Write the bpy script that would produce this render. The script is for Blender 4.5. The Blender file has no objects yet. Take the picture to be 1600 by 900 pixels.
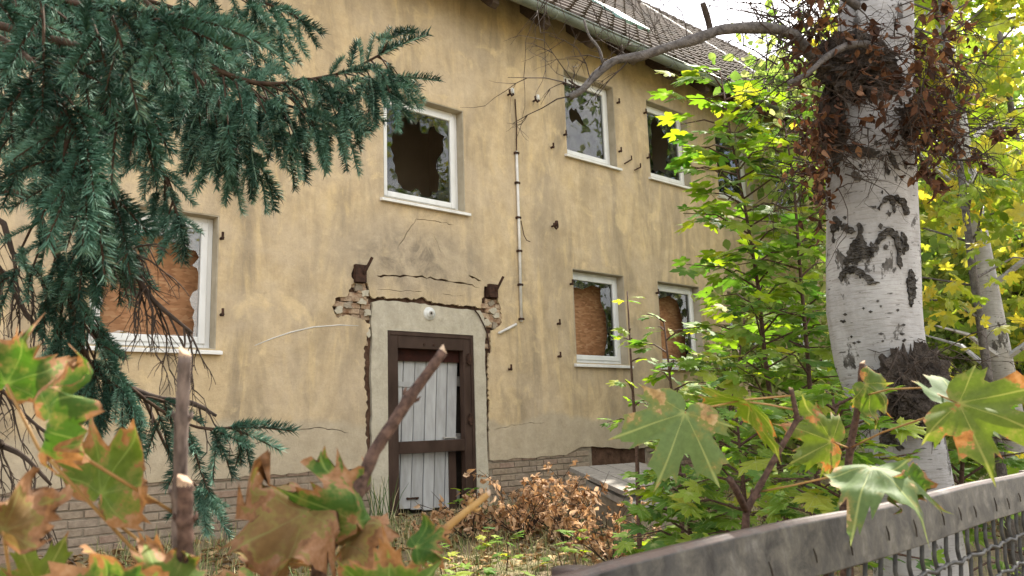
import bpy, math, random
import numpy as np
from mathutils import Vector, Matrix
random.seed(7)
rng = np.random.default_rng(7)
scene = bpy.context.scene
col = scene.collection
R = math.radians

# ------------------------------------------------------------------ camera
F_PX, YAW, PITCH, ROLL = 1271.3, R(41.499), R(9.680), R(-1.9005)
CAM = Vector((0.0, -7.9466, 0.9515))
fwd = Vector((math.sin(YAW) * math.cos(PITCH), math.cos(YAW) * math.cos(PITCH), math.sin(PITCH)))
_r = Vector((math.cos(YAW), -math.sin(YAW), 0)); _u = _r.cross(fwd)
rgt = _r * math.cos(ROLL) + _u * math.sin(ROLL)
upv = -_r * math.sin(ROLL) + _u * math.cos(ROLL)
cd = bpy.data.cameras.new('camera'); cam = bpy.data.objects.new('camera', cd); col.objects.link(cam)
cam.matrix_world = Matrix(((rgt.x, upv.x, -fwd.x, CAM.x), (rgt.y, upv.y, -fwd.y, CAM.y), (rgt.z, upv.z, -fwd.z, CAM.z), (0, 0, 0, 1)))
cd.sensor_width = 36; cd.lens = F_PX / 1600 * 36
cd.clip_start = 0.02; cd.clip_end = 600
cd.dof.use_dof = True; cd.dof.focus_distance = 4.2; cd.dof.aperture_fstop = 12.0
scene.camera = cam

# ------------------------------------------------------------------ light
SUN_EL, SUN_AZ = R(46), R(77)          # azimuth clockwise from +y towards +x: sun off to the right, behind the facade plane
world = bpy.data.worlds.new('World'); scene.world = world; world.use_nodes = True
wt = world.node_tree; bg = wt.nodes['Background']
sky = wt.nodes.new('ShaderNodeTexSky'); sky.sky_type = 'NISHITA'; sky.sun_disc = False
sky.sun_elevation = SUN_EL; sky.sun_rotation = SUN_AZ; sky.dust_density = 3.0; sky.air_density = 1.0; sky.ozone_density = 1.0
# thin bright cloud over the whole sky, with a few blue gaps
tcw = wt.nodes.new('ShaderNodeTexCoord'); nz = wt.nodes.new('ShaderNodeTexNoise')
nz.inputs['Scale'].default_value = 2.6; nz.inputs['Detail'].default_value = 6
wt.links.new(tcw.outputs['Generated'], nz.inputs['Vector'])
rmp = wt.nodes.new('ShaderNodeValToRGB'); rmp.color_ramp.elements[0].position = .43; rmp.color_ramp.elements[1].position = .60
wt.links.new(nz.outputs['Fac'], rmp.inputs['Fac'])
mxw = wt.nodes.new('ShaderNodeMix'); mxw.data_type = 'RGBA'
wt.links.new(rmp.outputs['Color'], mxw.inputs[0]); wt.links.new(sky.outputs['Color'], mxw.inputs[6])
mxw.inputs[7].default_value = (10.2, 9.8, 9.2, 1)
wt.links.new(mxw.outputs[2], bg.inputs['Color']); bg.inputs['Strength'].default_value = 0.12
sd = bpy.data.lights.new('sun', 'SUN'); so = bpy.data.objects.new('sun', sd); col.objects.link(so)
sd.energy = 4.8; sd.angle = R(0.6); sd.color = (1, .94, .84)
sdir = Vector((math.sin(SUN_AZ) * math.cos(SUN_EL), math.cos(SUN_AZ) * math.cos(SUN_EL), math.sin(SUN_EL)))
so.rotation_euler = sdir.to_track_quat('Z', 'Y').to_euler(); so.location = (30, 10, 30)
vs = scene.view_settings; vs.view_transform = 'Standard'; vs.look = 'None'; vs.exposure = 1.68; vs.gamma = 1
vs.use_curve_mapping = False

# ------------------------------------------------------------------ helpers
def ray(px, py): return fwd + rgt * ((px - 800) / F_PX) + upv * ((450 - py) / F_PX)
def PD(px, py, D): return CAM + ray(px, py) * D                 # a point D metres ahead
def PY(px, py, y):                                              # a point on the plane y
    q = ray(px, py); return CAM + q * ((y - CAM.y) / q.y)
def WXZ(px, py, y=0.0):
    p = PY(px, py, y); return (p.x, p.z)
def ground_z(x, y):
    d = max(0.0, -y)
    return -.01 - .055 * d + .03 * math.sin(x * 1.7 + y * .6) * min(1, d) + .02 * math.sin(x * 3.1 - y * 2.3) * min(1, d)

WM = {}
def setw(o, m): WM[o.name] = m
def link(o, parent=None, world=Matrix.Identity(4)):
    col.objects.link(o)
    if parent is not None:
        o.parent = parent
        o.matrix_parent_inverse = Matrix.Identity(4)
        o.matrix_basis = WM[parent.name].inverted() @ world
    else:
        o.matrix_basis = world
    WM[o.name] = world.copy()
    return o
def tag(o, label=None, cat=None, group=None, kind=None):
    if label: o['label'] = label
    if cat: o['category'] = cat
    if group: o['group'] = group
    if kind: o['kind'] = kind
    return o
def thing(name, label, cat, loc=(0, 0, 0), group=None):
    o = bpy.data.objects.new(name, None); o.empty_display_size = .1
    link(o, None, Matrix.Translation(Vector(loc)))
    return tag(o, label, cat, group)

class MB:
    def __init__(s): s.v = []; s.f = []; s.a = {}
    def add(s, vs, fs, **at):
        b = len(s.v); s.v.extend([tuple(p) for p in vs]); s.f.extend([tuple(i + b for i in f) for f in fs])
        for k, val in at.items():
            l = s.a.setdefault(k, []); l.extend([0.0] * (b - len(l)))
            l.extend(val if hasattr(val, '__len__') else [val] * len(vs))
    def box(s, x0, x1, y0, y1, z0, z1, **at):
        s.add([(x0, y0, z0), (x1, y0, z0), (x1, y1, z0), (x0, y1, z0), (x0, y0, z1), (x1, y0, z1), (x1, y1, z1), (x0, y1, z1)],
              [(0, 3, 2, 1), (4, 5, 6, 7), (0, 1, 5, 4), (1, 2, 6, 5), (2, 3, 7, 6), (3, 0, 4, 7)], **at)
    def tube(s, pts, rad, n=6, cap=True, **at):
        pts = [Vector(p) for p in pts]; m = len(pts)
        if not hasattr(rad, '__len__'): rad = [rad] * m
        vs = []; prev = None
        for i, p in enumerate(pts):
            t = (pts[min(i + 1, m - 1)] - pts[max(i - 1, 0)])
            t = t.normalized() if t.length > 1e-9 else Vector((0, 0, 1))
            if prev is None:
                a = Vector((0, 0, 1)) if abs(t.z) < .9 else Vector((1, 0, 0)); nrm = t.cross(a).normalized()
            else:
                nrm = (prev - t * prev.dot(t)); nrm = nrm.normalized() if nrm.length > 1e-6 else t.orthogonal().normalized()
            prev = nrm; b = t.cross(nrm)
            for k in range(n):
                a = 2 * math.pi * k / n; vs.append(p + (nrm * math.cos(a) + b * math.sin(a)) * rad[i])
        fs = [(i * n + k, i * n + (k + 1) % n, (i + 1) * n + (k + 1) % n, (i + 1) * n + k) for i in range(m - 1) for k in range(n)]
        if cap: fs += [tuple(range(n - 1, -1, -1)), tuple(range((m - 1) * n, m * n))]
        s.add(vs, fs, **at)
    def mesh(s, name, mat, smooth=False):
        me = bpy.data.meshes.new(name); me.from_pydata(s.v, [], s.f); me.materials.append(mat)
        for k, l in s.a.items():
            l = l + [0.0] * (len(s.v) - len(l))
            at = me.attributes.new(k, 'FLOAT', 'POINT'); at.data.foreach_set('value', l)
        if smooth: me.polygons.foreach_set('use_smooth', [True] * len(me.polygons))
        me.update(); return me
    def build(s, name, mat, parent=None, smooth=False, world=Matrix.Identity(4), bevel=0):
        if parent is not None and world == Matrix.Identity(4):
            # origin near the piece
            c = Vector(np.mean(np.array(s.v), axis=0)); world = Matrix.Translation(c)
            s.v = [(p[0] - c.x, p[1] - c.y, p[2] - c.z) for p in s.v]
        o = bpy.data.objects.new(name, s.mesh(name, mat, smooth)); link(o, parent, world)
        if bevel:
            b = o.modifiers.new('bevel', 'BEVEL'); b.width = bevel; b.segments = 2; b.limit_method = 'ANGLE'
        return o
def instance(name, me, parent, world):
    o = bpy.data.objects.new(name, me); return link(o, parent, world)

def fill_poly(contours, depth):
    """polygon with holes -> verts/faces, a slab 'depth' thick, in (x, y, z) = (u, 0..depth, v)"""
    cu = bpy.data.curves.new('tmp', 'CURVE'); cu.dimensions = '2D'; cu.fill_mode = 'BOTH'; cu.extrude = depth / 2
    for c in contours:
        sp = cu.splines.new('POLY'); sp.points.add(len(c) - 1); sp.use_cyclic_u = True
        for i, p in enumerate(c): sp.points[i].co = (p[0], p[1], 0, 1)
    ob = bpy.data.objects.new('tmp', cu); col.objects.link(ob)
    dg = bpy.context.evaluated_depsgraph_get(); dg.update()
    me = bpy.data.meshes.new_from_object(ob.evaluated_get(dg))
    vs = [(v.co.x, depth / 2 - v.co.z, v.co.y) for v in me.vertices]; fs = [tuple(p.vertices) for p in me.polygons]
    bpy.data.objects.remove(ob); bpy.data.curves.remove(cu); bpy.data.meshes.remove(me)
    return vs, fs
def slab(name, contours, y0, depth, mat, parent):
    vs, fs = fill_poly(contours, depth); m = MB(); m.add([(a, b + y0, c) for a, b, c in vs], fs)
    return m.build(name, mat, parent)
def jag(pts, step, amp, seed=0, closed=False):
    rr = random.Random(seed); out = []; n = len(pts)
    for i in range(n if closed else n - 1):
        a = Vector((pts[i][0], pts[i][1])); b = Vector((pts[(i + 1) % n][0], pts[(i + 1) % n][1])); L = (b - a).length
        k = max(1, int(L / step)); d = (b - a); nn = Vector((-d.y, d.x)).normalized() if L > 0 else Vector((0, 0))
        for j in range(k):
            p = a + d * (j / k)
            if j > 0: p = p + nn * rr.uniform(-amp, amp) + d.normalized() * rr.uniform(-.25, .25) * step
            out.append((p.x, p.y))
    if not closed: out.append(tuple(pts[-1][:2]))
    return out
def crack(pts, w, seed):
    rr = random.Random(seed); c = jag(pts, .05, .012, seed)
    L = []; Rr = []
    for i, p in enumerate(c):
        a = Vector(c[max(i - 1, 0)]); b = Vector(c[min(i + 1, len(c) - 1)]); d = (b - a).normalized(); n = Vector((-d.y, d.x))
        ww = w * rr.uniform(.35, 1.3) * (1 if 0 < i < len(c) - 1 else .15)
        L.append(tuple(Vector(p) + n * ww)); Rr.append(tuple(Vector(p) - n * ww))
    return L + Rr[::-1]

# ------------------------------------------------------------------ materials
def mat(name):
    m = bpy.data.materials.new(name); m.use_nodes = True; nt = m.node_tree
    b = nt.nodes['Principled BSDF']; return m, nt, b
def nd(nt, t, **k):
    n = nt.nodes.new('ShaderNode' + t)
    for a, v in k.items():
        if a in n.inputs: 
            if isinstance(v, bpy.types.NodeSocket): nt.links.new(v, n.inputs[a])
            else: n.inputs[a].default_value = v
        else: setattr(n, a, v)
    return n
def noise(nt, vec, scale, detail=5, rough=.55, dist=0): 
    n = nd(nt, 'TexNoise', Scale=scale, Detail=detail, Roughness=rough, Distortion=dist); nt.links.new(vec, n.inputs['Vector']); return n.outputs['Fac']
def mapping(nt, vec, scale=(1, 1, 1), loc=(0, 0, 0)):
    n = nd(nt, 'Mapping'); n.inputs['Scale'].default_value = scale; n.inputs['Location'].default_value = loc; nt.links.new(vec, n.inputs['Vector']); return n.outputs['Vector']
def ramp(nt, fac, stops, interp='LINEAR'):
    n = nd(nt, 'ValToRGB'); nt.links.new(fac, n.inputs['Fac']); cr = n.color_ramp; cr.interpolation = interp
    while len(cr.elements) < len(stops): cr.elements.new(.5)
    for e, (p, c) in zip(cr.elements, stops): e.position = p; e.color = (*c, 1) if len(c) == 3 else c
    return n.outputs['Color']
def step(nt, fac, a, b): return ramp(nt, fac, [(a, (0, 0, 0)), (b, (1, 1, 1))])
def mix(nt, fac, a, b, blend='MIX'):
    n = nd(nt, 'Mix', data_type='RGBA', blend_type=blend)
    for i, v in ((0, fac), (6, a), (7, b)):
        if isinstance(v, bpy.types.NodeSocket): nt.links.new(v, n.inputs[i])
        else: n.inputs[i].default_value = v if (i == 0 or len(v) == 4) else (*v, 1)
    return n.outputs[2]
def math_(nt, op, a, b=0.0):
    n = nd(nt, 'Math', operation=op)
    for i, v in ((0, a), (1, b)):
        if isinstance(v, bpy.types.NodeSocket): nt.links.new(v, n.inputs[i])
        else: n.inputs[i].default_value = v
    return n.outputs[0]
def bump(nt, b, h, strength=.4, dist=.01):
    n = nd(nt, 'Bump'); n.inputs['Strength'].default_value = strength; n.inputs['Distance'].default_value = dist
    nt.links.new(h, n.inputs['Height']); nt.links.new(n.outputs['Normal'], b.inputs['Normal'])
def objco(nt): return nd(nt, 'TexCoord').outputs['Object']
def geopos(nt): return nd(nt, 'NewGeometry').outputs['Position']
def rndval(nt):
    a = nd(nt, 'Attribute', attribute_name='rnd').outputs['Fac']; o = nd(nt, 'ObjectInfo').outputs['Random']
    return math_(nt, 'FRACT', math_(nt, 'ADD', a, o))
def simple(name, c0, c1, scale=20, rough=.8, bs=.3, bd=.004, metal=0, stretch=(1, 1, 1), rnd=0.0, spec=None):
    m, nt, b = mat(name); v = mapping(nt, geopos(nt), stretch)
    n = noise(nt, v, scale); c = ramp(nt, n, [(.3, c0), (.7, c1)])
    if rnd:
        rv = rndval(nt); hv = nd(nt, 'HueSaturation'); nt.links.new(c, hv.inputs['Color'])
        nt.links.new(math_(nt, 'ADD', math_(nt, 'MULTIPLY', rv, rnd), 1 - rnd / 2), hv.inputs['Value']); c = hv.outputs['Color']
    nt.links.new(c, b.inputs['Base Color']); b.inputs['Roughness'].default_value = rough; b.inputs['Metallic'].default_value = metal
    b.inputs['Specular IOR Level'].default_value = spec if spec is not None else (.5 if rough < .46 else .15)
    if bs: bump(nt, b, noise(nt, v, scale * 3, 6), bs, bd)
    return m
M = {}
def plaster_mat(name, surround=False):
    m, nt, b = mat(name); p = geopos(nt)
    sep = nd(nt, 'SeparateXYZ'); nt.links.new(p, sep.inputs[0]); x, z = sep.outputs['X'], sep.outputs['Z']
    big = noise(nt, p, .9, 6, .6, .6); med = noise(nt, p, 4.5, 7, .65); fine = noise(nt, p, 60, 4)
    streak = noise(nt, mapping(nt, p, (1.5, 1, .30)), 1.7, 7, .62, .9)
    streak2 = noise(nt, mapping(nt, p, (3.4, 1, .55), (3, 0, 1)), 1.9, 6, .62, .7)
    if surround:
        c = ramp(nt, med, [(.25, (.32, .285, .215)), (.55, (.40, .36, .28)), (.8, (.46, .42, .34))])
        c = mix(nt, math_(nt, 'MULTIPLY', step(nt, streak2, .5, .75), .35), c, (.27, .24, .18))
    else:
        c = ramp(nt, med, [(.25, (.36, .272, .162)), (.5, (.44, .338, .205)), (.78, (.51, .405, .26))])
        c = mix(nt, math_(nt, 'MULTIPLY', step(nt, streak, .44, .64), .85), c, (.25, .20, .135))      # grimy run-off
        c = mix(nt, math_(nt, 'MULTIPLY', step(nt, streak2, .54, .68), .6), c, (.54, .405, .215))       # washed ochre runs
        c = mix(nt, math_(nt, 'MULTIPLY', step(nt, big, .47, .62), .6), c, (.43, .345, .24))           # greyed patches
        c = mix(nt, math_(nt, 'MULTIPLY', step(nt, noise(nt, p, 2.4, 5, .6, .8), .58, .68), .5), c, (.60, .46, .26))
        # old canopy stain round the door head: soot above the broken lintel
        dx = math_(nt, 'DIVIDE', math_(nt, 'SUBTRACT', x, 5.45), 1.25); dz = math_(nt, 'DIVIDE', math_(nt, 'SUBTRACT', z, 2.98), .5)
        rr = math_(nt, 'SQRT', math_(nt, 'ADD', math_(nt, 'POWER', dx, 2), math_(nt, 'POWER', dz, 2)))
        c = mix(nt, math_(nt, 'MULTIPLY', step(nt, math_(nt, 'SUBTRACT', 1.7, math_(nt, 'ADD', rr, math_(nt, 'MULTIPLY', big, .9))), .0, .7), .6), c, (.375, .31, .225))
        soot = math_(nt, 'MULTIPLY', step(nt, math_(nt, 'SUBTRACT', 1.35, math_(nt, 'ADD', rr, math_(nt, 'MULTIPLY', big, .5))), .0, .8), step(nt, noise(nt, p, 3.2, 8, .7, .6), .40, .62))
        c = mix(nt, math_(nt, 'MULTIPLY', soot, .85), c, (.17, .14, .105))
        # newer grey-beige base coat with a wavy top edge
        lvl = math_(nt, 'ADD', math_(nt, 'MULTIPLY', noise(nt, p, 1.1, 5), .55), .78)
        base = step(nt, math_(nt, 'SUBTRACT', math_(nt, 'ADD', lvl, .5), z), .46, .54)
        c = mix(nt, math_(nt, 'MULTIPLY', base, .9), c, ramp(nt, med, [(.3, (.32, .265, .185)), (.7, (.41, .345, .25))]))
        c = mix(nt, math_(nt, 'MULTIPLY', step(nt, noise(nt, p, 14, 4), .66, .72), .3), c, (.24, .19, .12))
    hv = nd(nt, 'HueSaturation'); nt.links.new(c, hv.inputs['Color'])
    mott = math_(nt, 'ADD', math_(nt, 'MULTIPLY', noise(nt, p, 6.5, 10, .72, .4), .60), math_(nt, 'ADD', math_(nt, 'MULTIPLY', noise(nt, p, 34, 6, .75), .42), math_(nt, 'MULTIPLY', noise(nt, p, 120, 3, .6), .28)))
    nt.links.new(math_(nt, 'ADD', mott, .44), hv.inputs['Value']); c = hv.outputs['Color']
    nt.links.new(c, b.inputs['Base Color']); b.inputs['Roughness'].default_value = .92; b.inputs['Specular IOR Level'].default_value = .15
    h = math_(nt, 'ADD', math_(nt, 'MULTIPLY', fine, .25), math_(nt, 'MULTIPLY', noise(nt, p, 9, 8, .7), 1.0)); bump(nt, b, h, .8, .014)
    return m
M['plaster'] = plaster_mat('weathered ochre plaster')
M['surround'] = plaster_mat('grey door render', True)
M['masonry'] = simple('rubble behind plaster', (.05, .028, .017), (.13, .075, .05), 12, .95, .8, .02)
M['mortar'] = simple('mortar', (.20, .165, .12), (.30, .25, .19), 15, .95, .7, .01)
def brick_mat():
    m, nt, b = mat('old brick'); rv = rndval(nt); p = geopos(nt)
    c = ramp(nt, rv, [(0, (.27, .19, .125)), (.3, (.22, .16, .11)), (.6, (.32, .23, .145)), (.85, (.25, .13, .085)), (1, (.33, .26, .18))])
    n = noise(nt, p, 18, 6, .65); c = mix(nt, .5, c, ramp(nt, n, [(.3, (.13, .10, .075)), (.7, (.36, .30, .23))]))
    nt.links.new(c, b.inputs['Base Color']); b.inputs['Roughness'].default_value = .93; bump(nt, b, noise(nt, p, 45, 6, .7), .6, .008); return m
M['brick'] = brick_mat()
M['brick_bright'] = simple('exposed orange brick', (.20, .11, .065), (.46, .36, .25), 13, .93, .9, .015, rnd=.5)
M['pvc'] = simple('white window plastic', (.60, .60, .58), (.72, .72, .70), 7, .42, .05, .001, stretch=(1, 1, .4))
M['sill'] = simple('white sill', (.58, .57, .54), (.74, .73, .70), 6, .5, .1, .002)
M['reveal'] = simple('grey window reveal render', (.30, .26, .19), (.42, .37, .28), 6, .92, .4, .006)
M['interior'] = simple('dusty interior plaster', (.50, .43, .34), (.62, .54, .44), 2, .95, .1)
M['timber'] = simple('dark old timber', (.045, .032, .024), (.10, .075, .058), 14, .85, .5, .006, stretch=(1, 1, 6))
def glass_mat():
    m = bpy.data.materials.new('window glass'); m.use_nodes = True; nt = m.node_tree; nt.nodes.clear()
    out = nd(nt, 'OutputMaterial'); tr = nd(nt, 'BsdfTransparent'); tr.inputs[0].default_value = (.82, .86, .86, 1)
    gl = nd(nt, 'BsdfGlossy'); gl.inputs['Roughness'].default_value = .02
    df = nd(nt, 'BsdfDiffuse'); df.inputs[0].default_value = (.35, .35, .33, 1)
    fr = nd(nt, 'Fresnel'); fr.inputs[0].default_value = 1.75
    a = nd(nt, 'MixShader'); b = nd(nt, 'MixShader')
    nt.links.new(step(nt, noise(nt, geopos(nt), 7, 5), .35, .9), b.inputs[0])
    f2 = math_(nt, 'MULTIPLY', step(nt, noise(nt, geopos(nt), 7, 5),   .40, .95), .20); nt.links.new(f2, b.inputs[0])
    nt.links.new(fr.outputs[0], a.inputs[0]); nt.links.new(tr.outputs[0], a.inputs[1]); nt.links.new(gl.outputs[0], a.inputs[2])
    nt.links.new(a.outputs[0], b.inputs[1]); nt.links.new(df.outputs[0], b.inputs[2]); nt.links.new(b.outputs[0], out.inputs[0]); return m
M['glass'] = glass_mat()
def osb_mat():
    m, nt, b = mat('strand board'); p = geopos(nt)
    v = nd(nt, 'TexVoronoi', Scale=1.0, Randomness=1.0); nt.links.new(mapping(nt, p, (16, 1, 42)), v.inputs['Vector'])
    sx = nd(nt, 'SeparateColor'); nt.links.new(v.outputs['Color'], sx.inputs[0])
    c = ramp(nt, sx.outputs[0], [(0, (.20, .085, .032)), (.4, (.30, .14, .055)), (.75, (.38, .19, .085)), (1, (.45, .26, .13))])
    c = mix(nt, .3, c, ramp(nt, noise(nt, p, 3, 4), [(.3, (.22, .09, .04)), (.7, (.42, .22, .1))]))
    nt.links.new(c, b.inputs['Base Color']); b.inputs['Roughness'].default_value = .8; bump(nt, b, sx.outputs[1], .25, .003); return m
M['osb'] = osb_mat()
M['brown_metal'] = simple('brown painted door frame', (.030, .017, .012), (.062, .038, .028), 5, .5, .15, .003, stretch=(1, 1, .5))
M['oxide'] = simple('red primer board', (.018, .007, .005), (.04, .012, .008), 12, .8, .2)
M['plank'] = simple('worn whitewashed plank', (.31, .305, .295), (.43, .43, .425), 4, .85, .4, .004, stretch=(3.5, 1, .8), rnd=.2)
M['rust'] = simple('rusty iron', (.022, .014, .010), (.068, .034, .022), 25, .85, .5, .003)
M['porcelain'] = simple('old porcelain', (.5, .5, .47), (.66, .66, .62), 20, .35, .05)
M['conduit'] = simple('white conduit', (.5, .48, .44), (.66, .64, .6), 10, .5, .05)
M['zinc'] = simple('zinc gutter', (.13, .15, .135), (.22, .245, .22), 5, .5, .1, .002, metal=.35)
def tile_mat():
    m, nt, b = mat('weathered roof tile'); rv = rndval(nt); p = geopos(nt)
    c = ramp(nt, rv, [(0, (.055, .044, .036)), (.35, (.085, .068, .054)), (.7, (.125, .10, .08)), (1, (.075, .054, .042))])
    c = mix(nt, math_(nt, 'MULTIPLY', step(nt, noise(nt, p, 6, 6, .7), .45, .7), .6), c, (.05, .044, .036))
    nt.links.new(c, b.inputs['Base Color']); b.inputs['Roughness'].default_value = .9; b.inputs['Specular IOR Level'].default_value = .1; bump(nt, b, noise(nt, p, 60, 4), .3, .004); return m
M['tile'] = tile_mat()
M['gap_shade'] = simple('shade-dark gaps and battens', (.03, .025, .02), (.06, .05, .04), 8, .95, .2)  # near-black base: shade under tiles and inside openings put into the colour
M['verge'] = simple('pale mortar verge', (.45, .43, .39), (.60, .58, .54), 8, .9, .3)
M['concrete'] = simple('grey slab', (.24, .225, .20), (.40, .375, .34), 8, .9, .5, .006, rnd=.2)
M['oldwood'] = simple('silvered wood', (.17, .155, .135), (.32, .295, .26), 6, .88, .6, .005, stretch=(1.5, 9, 9))
def leaf_mat(name, stops, brown=(.28, .15, .055), spots=.62, edge=0.0, trans=.35, vein=(.35, .38, .16), rough=.62, spotscale=9):
    m, nt, b = mat(name); rv = rndval(nt); oc = nd(nt, 'TexCoord').outputs['Object']
    off = nd(nt, 'ObjectInfo').outputs['Random']
    va = nd(nt, 'VectorMath', operation='ADD'); nt.links.new(oc, va.inputs[0])
    cb = nd(nt, 'CombineXYZ'); 
    for i in range(3): nt.links.new(math_(nt, 'MULTIPLY', off, 17.0 + 9 * i), cb.inputs[i])
    nt.links.new(cb.outputs[0], va.inputs[1]); pv = va.outputs[0]
    c = ramp(nt, rv, stops)
    n1 = noise(nt, pv, 130, 6, .7)
    hv = nd(nt, 'HueSaturation'); nt.links.new(c, hv.inputs['Color']); nt.links.new(math_(nt, 'ADD', math_(nt, 'MULTIPLY', n1, .9), .55), hv.inputs['Value']); c = hv.outputs['Color']
    if vein:
        ve = nd(nt, 'Attribute', attribute_name='vein').outputs['Fac']
        c = mix(nt, math_(nt, 'MULTIPLY', step(nt, ve, .25, .9), .75), c, vein)
    sp = noise(nt, pv, spotscale * 3, 5, .6)
    if edge:
        e = nd(nt, 'Attribute', attribute_name='edge').outputs['Fac']
        sp2 = noise(nt, pv, spotscale * 1.3, 3, .5); sp3 = noise(nt, pv, spotscale * 11, 3, .6)
        e = math_(nt, 'ADD', math_(nt, 'MULTIPLY', math_(nt, 'POWER', e, 2.6), edge), math_(nt, 'MULTIPLY', math_(nt, 'SUBTRACT', sp, .5), 1.1))
        e = math_(nt, 'ADD', e, math_(nt, 'ADD', math_(nt, 'MULTIPLY', math_(nt, 'SUBTRACT', sp2, .5), 2.2), math_(nt, 'MULTIPLY', math_(nt, 'SUBTRACT', sp3, .5), .5)))
        mk = step(nt, e, .385, .41)
        c = mix(nt, math_(nt, 'MULTIPLY', step(nt, e, .12, .36), .55), c, (.21, .19, .055))
    else: mk = step(nt, sp, spots, spots + .06)
    bc = ramp(nt, noise(nt, pv, 75, 6, .65), [(.32, tuple(v * .5 for v in brown)), (.5, brown), (.7, (brown[0] * 1.35, brown[1] * 1.6, brown[2] * 2.0))])
    c = mix(nt, mk, c, bc)
    nt.links.new(c, b.inputs['Base Color']); b.inputs['Roughness'].default_value = rough; b.inputs['Specular IOR Level'].default_value = .12
    bump(nt, b, noise(nt, pv, 90, 4), .25, .001)
    tl = nd(nt, 'BsdfTranslucent'); h2 = nd(nt, 'HueSaturation'); h2.inputs['Saturation'].default_value = 1.15; h2.inputs['Value'].default_value = 1.5
    nt.links.new(c, h2.inputs['Color']); nt.links.new(h2.outputs[0], tl.inputs[0])
    ms = nd(nt, 'MixShader'); ms.inputs[0].default_value = trans
    nt.links.new(b.outputs[0], ms.inputs[1]); nt.links.new(tl.outputs[0], ms.inputs[2])
    nt.links.new(ms.outputs[0], nt.nodes['Material Output'].inputs[0]); return m
GREEN = [(0, (.065, .135, .03)), (.3, (.125, .22, .04)), (.65, (.175, .27, .042)), (.9, (.26, .32, .05)), (1, (.34, .34, .06))]
M['leaf_green'] = leaf_mat('green maple leaf', GREEN, spots=.70, trans=.45)
M['leaf_fore'] = leaf_mat('autumn maple leaf', [(0, (.04, .085, .018)), (.5, (.06, .115, .02)), (1, (.09, .13, .024))], brown=(.25, .13, .06), edge=.95, trans=.28, spotscale=26, vein=(.20, .26, .07))
M['leaf_brown'] = leaf_mat('mostly withered maple leaf', [(0, (.12, .085, .032)), (1, (.20, .115, .05))], brown=(.23, .12, .06), edge=1.3, trans=.25, spotscale=24, vein=(.20, .20, .07))
M['leaf_pale'] = leaf_mat('pale green maple leaf', [(0, (.085, .135, .045)), (1, (.125, .17, .06))], brown=(.33, .22, .10), edge=.24, trans=.3, spotscale=22, vein=(.33, .36, .13))
M['leaf_olive'] = leaf_mat('olive maple leaf', [(0, (.075, .115, .018)), (1, (.12, .155, .024))], brown=(.30, .14, .05), edge=.33, trans=.4, spotscale=22, vein=(.30, .30, .08))
M['leaf_yellow'] = leaf_mat('yellowing leaf', [(0, (.13, .20, .035)), (.4, (.22, .28, .05)), (.75, (.36, .36, .07)), (1, (.48, .38, .08))], spots=.72, trans=.5)
M['leaf_light'] = leaf_mat('light green far foliage', [(0, (.10, .17, .04)), (.5, (.22, .29, .08)), (1, (.38, .40, .16))], spots=.8, trans=.5, vein=None)
M['leaf_dead'] = leaf_mat('dead brown birch leaf', [(0, (.032, .017, .011)), (.45, (.075, .036, .021)), (.8, (.13, .062, .034)), (1, (.22, .12, .065))], spots=.8, trans=.25, vein=None, rough=.7)
M['leaf_tan'] = leaf_mat('withered tan leaf', [(0, (.16, .08, .04)), (.3, (.33, .195, .10)), (.7, (.50, .32, .19)), (1, (.60, .43, .29))], spots=.85, trans=.25, vein=None, rough=.75)
M['litter'] = leaf_mat('leaf litter', [(0, (.10, .055, .025)), (.5, (.24, .14, .06)), (1, (.42, .30, .16))], spots=.85, trans=.1, vein=None, rough=.85)
def needle_mat():
    m, nt, b = mat('blue spruce needle'); rv = rndval(nt)
    c = ramp(nt, rv, [(0, (.010, .030, .019)), (.35, (.028, .075, .048)), (.7, (.066, .150, .100)), (.93, (.17, .30, .22)), (1, (.085, .075, .03))])
    nt.links.new(c, b.inputs['Base Color']); b.inputs['Roughness'].default_value = .7; b.inputs['Specular IOR Level'].default_value = .2
    return m
M['needle'] = needle_mat()
M['twig'] = simple('spruce twig bark', (.028, .016, .010), (.065, .04, .024), 60, .85, .5, .002)
M['deadtwig'] = simple('bare grey-brown twig', (.028, .020, .015), (.065, .048, .037), 40, .9, .4, .002)
M['greytwig'] = simple('grey bark', (.06, .053, .05), (.17, .155, .145), 38, .9, 1.0, .008)
M['redstem'] = simple('brown maple shoot', (.028, .016, .012), (.13, .078, .058), 150, .8, .3, .002)
M['cutstick'] = simple('cut grey-brown stick', (.05, .036, .03), (.21, .16, .135), 160, .85, .4, .002, stretch=(1, 1, .25))
M['cutend'] = simple('pale cut wood', (.30, .20, .13), (.48, .36, .25), 60, .8, .3, .001)
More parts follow.
